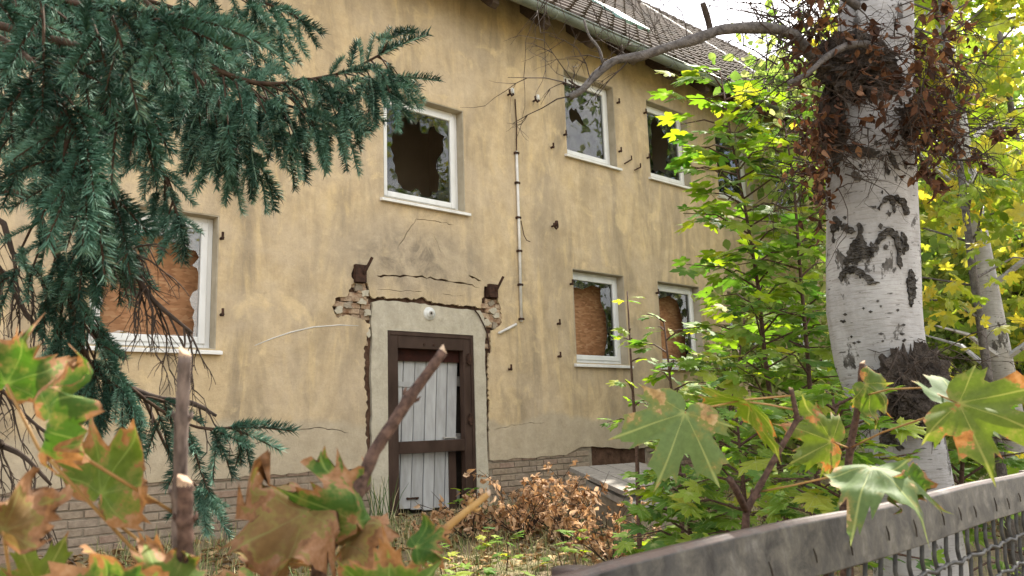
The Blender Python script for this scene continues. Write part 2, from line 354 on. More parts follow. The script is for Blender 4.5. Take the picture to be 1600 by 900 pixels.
def birch_mat():
    m, nt, b = mat('white birch bark'); oc = geopos(nt)
    n = noise(nt, oc, 5, 6, .6); c = ramp(nt, n, [(.3, (.24, .235, .23)), (.55, (.36, .355, .355)), (.8, (.48, .475, .475))])
    ln = noise(nt, mapping(nt, oc, (7, 7, 90)), 1.6, 6, .7, .3); c = mix(nt, math_(nt, 'MULTIPLY', step(nt, ln, .50, .64), .6), c, (.17, .15, .13))
    c = mix(nt, math_(nt, 'MULTIPLY', step(nt, noise(nt, mapping(nt, oc, (3, 3, 1.6), (1, 2, 3)), 1.6, 6, .7), .48, .66), .6), c, (.20, .19, .175))
    len2 = noise(nt, mapping(nt, oc, (14, 14, 75), (2, 5, 1)), 1.0, 3, .5); c = mix(nt, math_(nt, 'MULTIPLY', step(nt, len2, .66, .70), .9), c, (.045, .04, .035))
    bl = noise(nt, mapping(nt, oc, (5, 5, 3), (4, 1, 7)), 1.5, 7, .68); c = mix(nt, step(nt, bl, .59, .62), c, ramp(nt, noise(nt, oc, 40, 4), [(.35, (.02, .018, .016)), (.7, (.12, .11, .10))]))
    nt.links.new(c, b.inputs['Base Color']); b.inputs['Roughness'].default_value = .75
    bump(nt, b, math_(nt, 'ADD', math_(nt, 'MULTIPLY', ln, -.6), noise(nt, oc, 30, 6)), .5, .006); return m
M['birch'] = birch_mat()
M['blackbark'] = simple('black fissured bark', (.018, .016, .014), (.13, .12, .11), 45, .95, 1.0, .012, stretch=(1, 1, .5))
M['burr'] = simple('dark twiggy burr', (.02, .016, .013), (.10, .08, .065), 35, .95, 1.0, .02)
M['fence'] = None
def fence_mat():
    m, nt, b = mat('weathered galvanised rail'); p = geopos(nt)
    c = ramp(nt, noise(nt, p, 24, 7, .68, .5), [(.34, (.012, .012, .013)), (.45, (.040, .038, .035)), (.57, (.085, .079, .066)), (.70, (.15, .142, .13))])
    st = noise(nt, mapping(nt, p, (34, 34, 9)), 1.2, 6, .65); c = mix(nt, math_(nt, 'MULTIPLY', step(nt, st, .46, .66), .75), c, (.035, .035, .037))
    nrm = nd(nt, 'SeparateXYZ'); nt.links.new(nd(nt, 'NewGeometry').outputs['Normal'], nrm.inputs[0])
    ru = math_(nt, 'MULTIPLY', step(nt, noise(nt, p, 22, 6, .7), .30, .50), step(nt, nrm.outputs['Z'], .3, .7)); c = mix(nt, math_(nt, 'MULTIPLY', ru, .9), c, (.06, .034, .024))
    nt.links.new(c, b.inputs['Base Color']); b.inputs['Roughness'].default_value = .55; b.inputs['Specular IOR Level'].default_value = .3
    bump(nt, b, noise(nt, p, 110, 6, .7), .35, .002); return m
M['fence'] = fence_mat()
M['wire'] = simple('dull fence wire', (.03, .03, .03), (.09, .088, .082), 60, .6, .3, .001, metal=.4)
def ground_mat():
    m, nt, b = mat('dry soil with litter'); p = geopos(nt)
    c = ramp(nt, noise(nt, p, 3, 7, .7), [(.3, (.10, .075, .04)), (.5, (.19, .14, .08)), (.7, (.15, .16, .055))])
    c = mix(nt, step(nt, noise(nt, p, 26, 5), .55, .68), c, (.30, .22, .12))
    nt.links.new(c, b.inputs['Base Color']); b.inputs['Roughness'].default_value = .95; bump(nt, b, noise(nt, p, 35, 7, .7), .9, .03); return m
M['ground'] = ground_mat()
def grass_mat():
    m, nt, b = mat('dry and green grass'); rv = rndval(nt)
    c = ramp(nt, rv, [(0, (.05, .10, .02)), (.35, (.11, .16, .035)), (.55, (.30, .26, .11)), (1, (.50, .42, .25))])
    nt.links.new(c, b.inputs['Base Color']); b.inputs['Roughness'].default_value = .7
    return m
M['grass'] = grass_mat()

# ------------------------------------------------------------------ leaf meshes
HALF = [(0, 1.0), (4, .84), (9, .74), (13.5, .80), (15.5, .68), (21, .57), (28, .62), (34, .76), (36.5, .67), (42, .80), (47, .95), (52, .77),
        (59, .69), (65, .74), (67, .62), (73, .53), (82, .54), (88, .62), (91, .52), (99, .62), (106, .45), (118, .40), (132, .33), (150, .22), (168, .12)]
HALF_LO = [(0, 1.0), (10, .72), (14, .78), (21, .49), (33, .72), (47, .95), (57, .70), (65, .72), (73, .44), (88, .56), (99, .60), (118, .40), (150, .22)]
def maple_mesh(name, material, size, seed, hi=False, curl=.15, crumple=.0, petiole=.8, stemr=.012, fold=.0):
    rr = random.Random(seed); half = HALF if hi else HALF_LO
    if hi and crumple < .15: half = [(a, r * (.80 if a in (21, 28, 73, 82) else .9 if a in (15.5, 67) else 1)) for a, r in HALF]     # flat leaves show deeper bays
    prof = [(a, r) for a, r in half] + [(-a, r) for a, r in half[1:]]
    if hi:
        def rad(a):
            a = abs(a)
            for (a0, r0), (a1, r1) in zip(half, half[1:]):
                if a0 <= a <= a1: return r0 + (r1 - r0) * (a - a0) / (a1 - a0)
            return half[-1][1]
        for ax in (0, 47, -47, 99, -99):
            for d in (-2.2, 2.2):
                prof.append((ax + d, rad(ax + d) * (.93)))
    prof.sort(key=lambda t: t[0]); n = len(prof)
    ph = [rr.uniform(0, 6.28) for _ in range(6)]
    vs = [(0, 0, 0)]; ed = [0.0]; ve = [1.0]; fs = []
    rings = [.2, .38, .52, .64, .76, .88, 1.0] if hi else [.55, 1.0]
    for t in rings:
        for a, r in prof:
            ra = R(a); q = r * t * (1 + ((.05 + .34 * max(0, crumple - .12)) * rr.uniform(-1.3, .7) if t == 1 else 0)); x = math.sin(ra) * q; y = math.cos(ra) * q
            z = -curl * q * q - fold * abs(x)
            z += .05 * math.cos(ra * 6.6) * q
            z += crumple * (math.sin(x * 5 + ph[0]) * math.cos(y * 4 + ph[1]) + .6 * math.sin(x * 9 + y * 7 + ph[2])) * q
            if crumple > .15:      # curled margins
                q0 = .42; kap = crumple * 9.5 * max(0, .35 + math.sin(1.7 * ra + ph[3]) + .7 * math.sin(4.1 * ra + ph[4]))
                if q > q0 and kap > .05:
                    fi = min(kap * (q - q0), 3.4); q2 = q0 + math.sin(fi) / kap; z += (1 - math.cos(fi)) / kap; x *= q2 / q; y *= q2 / q
            vs.append((x * size, y * size, z * size)); ed.append(t * (.75 + .25 * (1 - r)) if t < 1 else 1.0)
            ve.append(1.0 if (hi and min(abs(abs(a) - v) for v in (0, 47, 99)) < .6) else 0.0)
    for k in range(n - 1): fs.append((0, 1 + k + 1, 1 + k))
    for j in range(len(rings) - 1):
        for k in range(n - 1):
            a = 1 + j * n + k; b = 1 + (j + 1) * n + k; fs.append((a, a + 1, b + 1, b))
    m = MB(); m.add(vs, fs, edge=ed, vein=ve, rnd=0.0)
    if petiole:
        L = petiole * size; m.tube([(0, 0, 0), (0, -L * .5, -.06 * L), (0, -L, -.25 * L)], [stemr * size, stemr * size, stemr * size * 1.3], 4, edge=0.0, vein=1.0)
    return m.mesh(name, material, smooth=True)
def oval_mesh(name, material, size, seed, curl=.4):
    rr = random.Random(seed); vs = []; fs = []
    pr_ = [(0, .05), (.25, .32), (.5, .36), (.75, .22), (1, .02)]
    for i, (t, w) in enumerate(pr_):
        z = -curl * t * t + rr.uniform(-.06, .06)
        for s in (-1, 0, 1): vs.append((s * w * size * rr.uniform(.8, 1.15), t * size, (z + (.14 if s else 0) * curl * 2 + rr.uniform(-.05, .05)) * size))
    for i in range(4):
        for s in (0, 1): a = i * 3 + s; fs.append((a, a + 1, a + 4, a + 3))
    m = MB(); m.add(vs, fs, rnd=0.0); return m.mesh(name, material, True)
def frame(loc, tip, nrm, s=1.0):
    y = Vector(tip).normalized(); z = Vector(nrm); z = z - y * z.dot(y); z = z.normalized() if z.length > 1e-5 else y.orthogonal().normalized(); x = y.cross(z)
    return Matrix(((x.x * s, y.x * s, z.x * s, loc[0]), (x.y * s, y.y * s, z.y * s, loc[1]), (x.z * s, y.z * s, z.z * s, loc[2]), (0, 0, 0, 1)))
def rv(s=1.0): return Vector((random.uniform(-s, s), random.uniform(-s, s), random.uniform(-s, s)))
class Joined:
    """collects transformed copies of small meshes into one mesh, for what lies past the 300 largest"""
    def __init__(s): s.V = []; s.Fc = []; s.n = 0; s.rnd = []
    def add(s, me, mw, rnd):
        if not hasattr(s, 'cache'): s.cache = {}
        if me.name not in s.cache:
            v = np.empty(len(me.vertices) * 3); me.vertices.foreach_get('co', v); s.cache[me.name] = (v.reshape(-1, 3), [tuple(p.vertices) for p in me.polygons], np.array([a.value for a in me.attributes['rnd'].data]) if 'rnd' in me.attributes else None)
        v, f, ra = s.cache[me.name]; A = np.array(mw)
        s.V.append(v @ A[:3, :3].T + A[:3, 3]); s.Fc.extend([tuple(i + s.n for i in q) for q in f]); s.n += len(v)
        s.rnd.append(((ra if ra is not None else 0) + np.full(len(v), rnd)) % 1.0)
    def build(s, name, material, parent, smooth=True):
        if not s.V: return None
        V = np.concatenate(s.V); c = V.mean(0); me = bpy.data.meshes.new(name); me.from_pydata((V - c).tolist(), [], s.Fc); me.materials.append(material)
        at = me.attributes.new('rnd', 'FLOAT', 'POINT'); at.data.foreach_set('value', np.concatenate(s.rnd))
        if smooth: me.polygons.foreach_set('use_smooth', [True] * len(me.polygons))
        o = bpy.data.objects.new(name, me); link(o, parent, Matrix.Translation(Vector(c))); return tag(o, kind='stuff')

# ================================================================== SETTING: ground
def build_ground():
    xs = sorted(set([-300, -120, -60, -30, -15, -8] + [x * .3 - 6 for x in range(0, 90)] + [24, 30, 45, 80, 150, 300])); ys = sorted(set([-300, -120, -60, -30, -15] + [-12 + .3 * k for k in range(0, 46)] + [3, 6, 12, 30, 60, 150, 300]))
    vs = [(x, y, ground_z(x, y) if abs(x) < 40 and -13 < y else (ground_z(x, max(y, -13)))) for y in ys for x in xs]
    nx = len(xs); fs = [(j * nx + i, j * nx + i + 1, (j + 1) * nx + i + 1, (j + 1) * nx + i) for j in range(len(ys) - 1) for i in range(nx - 1)]
    m = MB(); m.add(vs, fs); o = m.build('ground', M['ground'], None, True); tag(o, kind='structure')
build_ground()

# ================================================================== HOUSE
house = thing('house', 'abandoned ochre plastered two-storey house with broken windows and tiled roof', 'house', (5.7, 0, 0))
EAVE = 6.95; XL, XR = -3.0, 23.5
WIN = [  # x0, x1, z0, z1, style
    (1.93, 3.10, 1.80, 3.16, 'left'), (5.05, 6.28, 3.68, 5.05, 'stair'),
    (8.187, 9.295, 4.85, 6.17, 'u1'), (10.09, 11.19, 4.85, 6.17, 'u2'), (11.98, 13.08, 4.85, 6.17, 'u3'),
    (8.187, 9.295, 1.80, 3.15, 'l1'), (10.09, 11.19, 1.80, 3.15, 'l2'), (11.98, 13.08, 1.80, 3.15, 'l3'),
    (13.9, 15.0, 4.85, 6.17, 'u4'), (13.9, 15.0, 1.80, 3.15, 'l4')]
def rect(x0, x1, z0, z1): return [(x0, z0), (x1, z0), (x1, z1), (x0, z1)]
wp = lambda pts: [WXZ(a, b) for a, b in pts]
PL = .552
notch = wp([(574, 700), (571, 660), (574, 625), (568, 592), (571, 562), (568, 545), (573, 525), (578, 506), (566, 500), (548, 493), (525, 495), (519, 479), (524, 466), (541, 464),
            (545, 453), (553, 443), (553, 437), (549, 428), (552, 419), (570, 418), (572, 440), (577, 452), (579, 462), (583, 466), (597, 463), (610, 466), (630, 466), (650, 468), (662, 464),
            (668, 470), (690, 474), (715, 476), (735, 478), (752, 482), (753, 470), (756, 460), (757, 447), (771, 447), (776, 462), (781, 475), (784, 490), (783, 508), (775, 512), (768, 516), (766, 530), (768, 545),
            (763, 560), (763, 600), (765, 640), (764, 680)])
bx0 = notch[0][0]; bx1 = notch[-1][0] + .01
bottom_l = jag([(XL, PL), (bx0, PL)], .09, .014, 3)
bottom_r = jag([(bx1, PL), (7.9, PL), (8.2, PL + .10), (8.55, PL + .08), (9.0, PL + .04), (12, PL), (XR, PL)], .09, .012, 4)
outer = bottom_l + jag(notch, .028, .016, 5) + bottom_r + [(XR, EAVE), (XL, EAVE)]
cracks = [crack(wp([(588, 431), (620, 431), (655, 432), (690, 437), (720, 442), (748, 449)]), .011, 1),
          crack(wp([(708, 351), (680, 345), (650, 342), (640, 358), (632, 372), (622, 386)]), .004, 2),
          crack(wp([(676, 365), (684, 380), (690, 396)]), .003, 9),
          crack(wp([(378, 702), (410, 690), (425, 684)]), .005, 3), crack(wp([(432, 682), (455, 672), (500, 668), (545, 676)]), .004, 6),
          crack(wp([(770, 672), (800, 664), (850, 660)]), .003, 7), crack(wp([(732, 430), (742, 434), (752, 439)]), .013, 8),
          crack(wp([(590, 452), (630, 455), (660, 456)]), .003, 10), crack(wp([(690, 459), (725, 463)]), .003, 12)]
slab('plaster_wall', [outer] + [rect(*w[:4]) for w in WIN] + cracks, 0.0, .03, M['plaster'], house)
slab('masonry_wall', [[(XL + .02, -.3), (5.10, -.3), (5.10, 2.085), (6.35, 2.085), (6.35, -.3), (XR - .02, -.3), (XR - .02, EAVE - .02), (XL + .02, EAVE - .02)]] + [rect(*w[:4]) for w in WIN], .048, .30, M['masonry'], house)
# render round the door
dl, dr, dt = 5.096, 6.363, 2.10
sur = jag(wp([(581, 760), (581, 700), (582, 640), (580, 590), (582, 540), (581, 492), (583, 478), (582, 472), (600, 469), (630, 472), (650, 473), (690, 479), (735, 484), (751, 485), (757, 496), (760, 520), (758, 545), (760, 600), (762, 700), (764, 740)]), .06, .007, 11)
sl_, sr_ = sur[0][0], sur[-1][0]
slab('door_surround', [[(sl_, -.06)] + sur + [(sr_ + .01, -.06), (dr, -.06), (dr, dt), (dl, dt), (dl, -.06)]], .006, .05, M['surround'], house)
# gable and rear shell so that the house is solid from the side
sh = MB(); sh.box(XL, XL + .3, .36, 10.2, -.3, EAVE); sh.box(XR - .3, XR, .36, 10.2, -.3, EAVE); sh.box(XL, XR, 10.2, 10.5, -.3, EAVE)
for gx in (XL, XR - .3): sh.add([(gx, 0.05, EAVE), (gx, 10.4, EAVE), (gx, 5.2, 12.2), (gx + .3, .05, EAVE), (gx + .3, 10.4, EAVE), (gx + .3, 5.2, 12.2)], [(0, 1, 2), (3, 5, 4), (0, 2, 5, 3), (1, 4, 5, 2), (0, 3, 4, 1)])
sh.build('side_walls', M['plaster'], house)
it = MB(); it.box(XL + .3, XR - .3, 2.2, 2.3, -.2, EAVE); it.box(XL + .3, XR - .3, .36, 10.2, 3.28, 3.5); it.box(XL + .3, XR - .3, .36, 10.2, 6.45, 6.6); it.box(XL + .3, XR - .3, .36, 10.2, -.2, .1)
for wx in (4.3, 7.3, 11.6, 15.4): it.box(wx, wx + .12, .36, 2.2, .1, 6.45)
it.build('interior_wall', M['interior'], house)
# plinth: mortar bed + bricks
pm = MB(); pm.box(XL, 5.09, .028, .2, -.3, .60); pm.box(6.37, 8.43, .028, .2, -.3, .66); pm.box(9.60, XR, .028, .2, -.3, .60); pm.box(8.43, 9.60, .028, .2, -.3, .36)
pm.build('plinth', M['mortar'], house)
def brick_mesh(l, h, d, seed):
    rr = random.Random(seed); m = MB(); b = .006
    def jit(): return rr.uniform(-.003, .003)
    vs = []
    for (y, ins) in ((0, b), (b, 0), (d, 0)):
        for (x, z) in ((0, 0), (l, 0), (l, h), (0, h)):
            vs.append((x + (ins if x == 0 else -ins) + jit(), y + jit(), z + (ins if z == 0 else -ins) + jit()))
    fs = [(0, 1, 2, 3)]
    for r_ in (0, 4):
        for k in range(4): fs.append((r_ + k, r_ + 4 + k, r_ + 4 + (k + 1) % 4, r_ + (k + 1) % 4))
    m.add(vs, [tuple(reversed(f)) for f in fs], rnd=0.0); me = m.mesh('brick', M['brick']); return me
BR = [brick_mesh(.238, .064, .09, k) for k in range(5)]; BH = [brick_mesh(.115, .064, .09, 10 + k) for k in range(3)]
cnt = 0; restb = Joined()
for row in range(8):
    z = .60 - .077 * (row + 1); x = XL + (0.0 if row % 2 else -.125)
    while x < 14.5:
        skip = (4.86 < x < 6.40) or (8.20 < x < 9.60 and z > .33)
        if not skip and x > -1 and not (x > 6.0 and z < -.05):
            w = Matrix.Translation((x + random.uniform(-.004, .004), .013 + random.uniform(-.006, .007), z + random.uniform(-.003, .003)))
            near = (1.3 < x < 4.9) or (6.3 < x < 9.2)
            if near and cnt < 300: instance('brick', random.choice(BR), house, w); cnt += 1
            else: restb.add(random.choice(BR), w, random.random())
        x += .25
restb.build('brickwork', M['brick'], house, False)
# cellar opening
cw = MB(); cw.box(8.44, 9.59, .33, .35, .36, .62); cw.box(8.44, 9.59, .05, .35, .358, .372); cw.build('cellar_window', M['gap_shade'], house)
cw = MB(); cw.box(8.99, 9.04, .06, .11, .372, .60); cw.box(8.45, 9.58, .052, .09, .56, .60); cw.build('cellar_window_frame', M['timber'], house)
# exposed bricks at the torn-out canopy
def patch(px0, px1, py0, py1, rows, seed, skip=()):
    rr = random.Random(seed); (x0, z0), (x1, z1) = WXZ(px0, py1), WXZ(px1, py0)
    for r_ in range(rows):
        z = z0 + (z1 - z0) * r_ / rows; x = x0 + (.05 if r_ % 2 else -.06)
        while x < x1 - .03:
            o = instance('brick', rr.choice(BR if x1 - x > .22 else BH), house, Matrix.Translation((x, .024 + rr.uniform(-.016, .02), z)) @ Matrix.Rotation(rr.uniform(-.05, .05), 4, 'Y') @ Matrix.Rotation(rr.uniform(-.05, .05), 4, 'Z'))
            o.data = BRB[rr.randrange(len(BRB))] if x1 - x > .22 else BHB[rr.randrange(len(BHB))]; x += .252 if x1 - x > .22 else .125
BRB = []; BHB = []
for src, dst in ((BR, BRB), (BH, BHB)):
    for me in src[:3]:
        c = me.copy(); c.materials[0] = M['brick_bright']; c.name = 'exposed_brick'; dst.append(c)
patch(527, 577, 465, 497, 4, 3); patch(553, 576, 443, 465, 3, 4); patch(757, 779, 468, 511, 6, 5); patch(571, 578, 505, 540, 4, 7); patch(764, 769, 520, 545, 3, 8)
rf = random.Random(21)
for (a, b) in ((530, 484), (545, 476), (566, 471), (574, 488), (560, 449), (571, 458), (768, 474), (776, 492), (762, 505), (773, 508), (575, 520), (770, 485)):
    x, z = WXZ(a, b); n_ = 9; pl = []
    for k in range(n_): r_ = rf.uniform(.022, .06); pl.append((x + r_ * 1.2 * math.cos(k / n_ * 6.283), z + r_ * math.sin(k / n_ * 6.283)))
    slab('plaster_flake', [pl], rf.uniform(-.008, .004), .03, M[rf.choice(('surround', 'mortar', 'surround'))], house)
# iron beam stubs
for (px, py, hh) in ((561, 428, .20), (768, 455, .17)):
    x, z = WXZ(px, py); m = MB(); m.box(x - .07, x + .07, -.05, .08, z - hh / 2, z + hh / 2); m.tube([(x + .03, -.06, z), (x + .09, -.14, z + .18)], .017, 6)
    m.build('beam_stub', M['rust'], house)
# shadowy strip of masonry behind the crack needs no extra piece; pale seam left by the old porch roof
m = MB(); pts = [WXZ(a, b) for a, b in [(398, 540), (425, 529), (455, 519), (490, 511), (530, 508), (560, 509)]]
m.tube([(x, .001, z) for x, z in pts], [.004, .007, .008, .008, .007, .004], 5); m.build('plaster_seam', M['verge'], house, True)

# ---- windows
def win_part(w):
    x0, x1, z0, z1, st = w
    m = MB(); t = .012; y1 = .30         # plastered reveal
    m.box(x0 - .001, x0 + t, .004, y1, z0, z1); m.box(x1 - t, x1 + .001, .004, y1, z0, z1); m.box(x0 + t, x1 - t, .004, y1, z1 - t, z1 + .001); m.box(x0 + t, x1 - t, .004, y1, z0 - .001, z0 + t)
    m.build('window_reveal', M['reveal'], house)
    a0, a1, c0, c1 = x0 + t, x1 - t, z0 + t, z1 - t; fw, fy0, fy1 = .062, .135, .205
    m = MB(); m.box(a0, a0 + fw, fy0, fy1, c0, c1); m.box(a1 - fw, a1, fy0, fy1, c0, c1); m.box(a0 + fw, a1 - fw, fy0, fy1, c1 - fw, c1); m.box(a0 + fw, a1 - fw, fy0, fy1, c0, c0 + fw)
    win = m.build('window', M['pvc'], house, bevel=.006)
    b0, b1, d0, d1 = a0 + fw - .012, a1 - fw + .012, c0 + fw - .012, c1 - fw + .012; sw = .07; y0, y1 = .118, .18
    m = MB(); m.box(b0, b0 + sw, y0, y1, d0, d1); m.box(b1 - sw, b1, y0, y1, d0, d1); m.box(b0 + sw, b1 - sw, y0, y1, d1 - sw, d1); m.box(b0 + sw, b1 - sw, y0, y1, d0, d0 + sw)
    m.build('sash', M['pvc'], win, bevel=.008)
    m = MB(); m.add([(x0 - .05, -.055, z0 - .02), (x1 + .05, -.055, z0 - .02), (x1 + .05, .14, z0 + .02), (x0 - .05, .14, z0 + .02), (x0 - .05, -.055, z0 - .055), (x1 + .05, -.055, z0 - .055), (x1 + .05, -.003, z0 - .05), (x0 - .05, -.003, z0 - .05)],
        [(0, 1, 2, 3), (0, 4, 5, 1), (4, 7, 6, 5), (1, 5, 6, 2), (0, 3, 7, 4), (3, 2, 6, 7)]); m.build('sill', M['sill'], win, bevel=.004)
    p0, p1, q0, q1 = b0 + sw - .008, b1 - sw + .008, d0 + sw - .008, d1 - sw + .008; gy = .145
    return win, (p0, p1, q0, q1), gy
holes = {
 'stair': [(612, 215), (615, 196), (627, 188), (640, 185), (650, 195), (655, 188), (659, 208), (668, 209), (672, 199), (679, 197), (687, 209), (695, 213), (693, 236), (682, 255), (687, 277), (685, 296), (667, 308), (659, 305), (650, 294), (640, 299), (630, 296), (627, 291), (617, 268), (613, 250)],
 'u1': [(889, 173), (893, 168), (897, 173), (899, 169), (905, 178), (914, 197), (908, 195), (900, 187), (894, 192), (890, 185)],
 'u2': [(1017, 200), (1018, 190), (1023, 184), (1029, 196), (1033, 199), (1040, 211), (1044, 224), (1042, 240), (1043, 266), (1036, 270), (1030, 266), (1024, 269), (1020, 264)],
 'left': [(150, 362), (190, 356), (230, 360), (262, 371), (281, 380), (283, 389), (306, 392), (311, 402), (300, 415), (314, 430), (311, 452), (296, 467), (304, 485), (301, 530), (150, 530)],
 'l1': [(890, 447), (910, 452), (925, 446), (938, 450), (939, 472), (946, 490), (949, 520), (945, 562), (890, 562)],
 'l2': [(1020, 468), (1045, 462), (1058, 470), (1064, 490), (1070, 520), (1072, 562), (1020, 562)],
}
for w in WIN:
    win, (p0, p1, q0, q1), gy = win_part(w); st = w[4]
    cont = [rect(p0, p1, q0, q1)]
    if st in holes:
        h = [WXZ(a, b, gy) for a, b in holes[st]]
        h = [(min(max(a, p0 + .012), p1 - .012), min(max(b, q0 + .012), q1 - .012)) for a, b in h]
        h2 = jag(h, .055, .028 if len(h) > 12 else .004, 3 + len(st), True) if st != 'u1' else h
        cont.append([(min(max(a, p0 + .012), p1 - .012), min(max(b, q0 + .012), q1 - .012)) for a, b in h2])
    slab('pane', cont, gy, .006, M['glass'], win)
    if st[0] == 'l':
        m = MB(); m.box(w[0] - .03, w[1] + .03, .37, .385, w[2] - .03, w[3] + .03); m.build('board', M['osb'], win)
    else:
        m = MB(); m.box(w[0] + .1, w[0] + .16, 1.2, 1.24, w[2] - .3, w[3] - .2); 
# ---- door
m = MB(); bw = .155; y0, y1 = .022, .11
m.box(dl, dl + bw, y0, y1, -.06, dt); m.box(dr - bw, dr, y0, y1, -.06, dt); m.box(dl + bw, dr - bw, y0, y1, dt - .20, dt)
df = m.build('door_frame', M['brown_metal'], house, bevel=.008)
m = MB(); m.box(dl + .005, dl + .045, .010, .021, -.06, dt - .005); m.box(dr - .045, dr - .005, .010, .021, -.06, dt - .005); m.box(dl + .046, dr - .046, .010, .021, dt - .05, dt - .005); m.build('frame_trim', M['brown_metal'], df, bevel=.004)
for z in (1.80, 1.06):
    m = MB(); m.tube([(dr - .075, .0, z - .07), (dr - .075, .0, z + .07)], .022, 8); m.box(dr - .11, dr - .04, .0, .0215, z - .045, z + .045); m.build('hinge', M['rust'], df)
m = MB(); m.box(dl + bw, dr - bw, .112, .125, dt - .34, dt - .2); m.build('transom_board', M['oxide'], df)
for k in range(3):
    m = MB(); x = 5.62 + k * .14; m.tube([(x, .012, 1.955), (x, .024, 1.955)], .016, 8); m.build('bolt', M['rust'], df)
m = MB(); m.box(dl + bw, dr - bw, .03, .085, .685, .825); m.build('door_rail', M['brown_metal'], df, bevel=.006)
m = MB(); m.box(dr - bw - .17, dr - bw - .06, .135, .16, -.04, .68); m.build('door_stile', M['brown_metal'], df, bevel=.004)
T = Matrix.Translation((5.72, .15, .0)) @ Matrix.Rotation(R(2.9), 4, 'Y')
m = MB(); m.box(-.5, .5, .034, .06, .12, .24); m.box(-.5, .5, .034, .06, .80, .92); m.box(-.5, .5, .034, .06, 1.5, 1.62)
door = m.build('door', M['oldwood'], house, world=T)
px = [-.56, -.40, -.235, -.07, .09, .25, .405]; rr = random.Random(4)
for k in range(6):
    a, b = px[k] + .006, px[k + 1] - .006; m = MB(); y = rr.uniform(-.003, .004); tp = 1.80 + rr.uniform(-.012, .008); bt = .03 + rr.uniform(-.02, .02)
    m.box(a, b, y, y + .03, bt, tp, rnd=rr.random()); instance('plank', None, door, T) if False else None
    o = bpy.data.objects.new('plank', m.mesh('plank', M['plank'])); link(o, door, T); bv = o.modifiers.new('bevel', 'BEVEL'); bv.width = .004
m = MB(); m.box(-.48, -.16, -.016, -.002, 1.44, 1.50); o = bpy.data.objects.new('ledge', m.mesh('ledge', M['plank'])); link(o, door, T)
for (lx, lz, ln) in ((.20, .86, .2), (-.30, .16, .16)):
    m = MB(); m.tube([(lx, -.014, lz), (lx + ln, -.014, lz + .005)], .011, 6); m.tube([(lx + .01, .0, lz), (lx + .01, -.02, lz)], .016, 6); m.tube([(lx + ln - .02, .0, lz), (lx + ln - .02, -.02, lz)], .016, 6)
    o = bpy.data.objects.new('latch', m.mesh('latch', M['concrete'] if ln > .18 else M['rust'])); link(o, door, T)
m = MB(); m.box(dl, dr, .16, .40, -.2, -.03); m.box(dl, dr, .30, .32, -.03, 2.1); m.build('threshold_shade_back', M['gap_shade'], house)  # sill block, plus a dark sheet painting the shade behind the planks
# ---- lamp socket, conduit, hooks
x, z = WXZ(671, 490); m = MB()
def disc(m, x, y0, y1, z, r0, r1, n=20):
    vs = []; 
    for (y, r_) in ((y1, r0), (y0, r1)): vs += [(x + r_ * math.cos(2 * math.pi * k / n), y, z + r_ * math.sin(2 * math.pi * k / n)) for k in range(n)]
    m.add(vs, [(k, (k + 1) % n, n + (k + 1) % n, n + k) for k in range(n)] + [tuple(range(n, 2 * n))])
disc(m, x, -.012, .008, z, .082, .078); disc(m, x, -.035, -.011, z, .055, .046); lamp = m.build('lamp_socket', M['porcelain'], house, True)
m = MB(); disc(m, x, -.039, -.034, z, .032, .030); m.build('socket_ring', M['concrete'], lamp); m = MB(); disc(m, x, -.043, -.038, z, .015, .015, 10); m.build('socket_hole', M['gap_shade'], lamp)
cx0, cz0 = WXZ(805.3, 237); cx1, cz1 = WXZ(813, 503)
m = MB(); m.tube([(cx0, -.022, cz0), ((cx0 + cx1) / 2 + .004, -.024, (cz0 + cz1) / 2), (cx1, -.022, cz1)], .019, 8); con = m.build('conduit', M['conduit'], house, True)
tx, tz = WXZ(804, 155); m = MB(); m.tube([(tx, -.012, tz), (tx + .006, -.018, (tz + cz0) / 2), (cx0, -.022, cz0)], .008, 6); m.build('cable', M['rust'], con)
for py in (240, 288, 343, 395, 447, 499):
    f_ = (py - 237) / 266; x = cx0 + (cx1 - cx0) * f_; z = cz0 + (cz1 - cz0) * f_
    m = MB(); m.box(x - .034, x + .034, -.046, .001, z - .014, z + .014); m.build('clip', M['rust'], con)
x0_, z0_ = WXZ(805, 507); x1_, z1_ = WXZ(777, 521); m = MB(); m.tube([(x0_, -.02, z0_), (x1_, -.03, z1_)], .018, 8); m.build('conduit_stub', M['conduit'], house, True)
xw, zw = WXZ(816, 355); m = MB(); m.tube([(cx0 + .04, -.02, WXZ(812, 345)[1]), (xw, -.03, zw - .12), (xw + .03, -.05, zw - .19), (xw + .09, -.05, zw - .2)], .006, 5); m.build('loose_wire', M['rust'], con)
m = MB(); pts = [WXZ(a, b) for a, b in [(737, 480), (747, 492), (755, 508), (760, 520), (763, 540), (764, 552)]]; m.tube([(x, -.012, z) for x, z in pts], .009, 6); m.build('cable', M['rust'], house)
for (px_, py_) in ((789, 146), (829, 156), (858, 352)):
    x, z = WXZ(px_, py_); m = MB(); m.tube([(x + .05, .0, z - .01), (x + .05, -.10, z - .01), (x + .04, -.13, z - .05), (x, -.14, z - .08), (x - .035, -.14, z - .05), (x - .04, -.14, z + .0)], .014, 6)
    hk = m.build('insulator_hook', M['rust'], house, True)
    m = MB(); m.tube([(x + .05, -.1, z - .03), (x + .05, -.1, z + .05)], [.028, .022], 8); m.build('insulator', M['porcelain'] if py_ < 300 else M['rust'], hk, True)
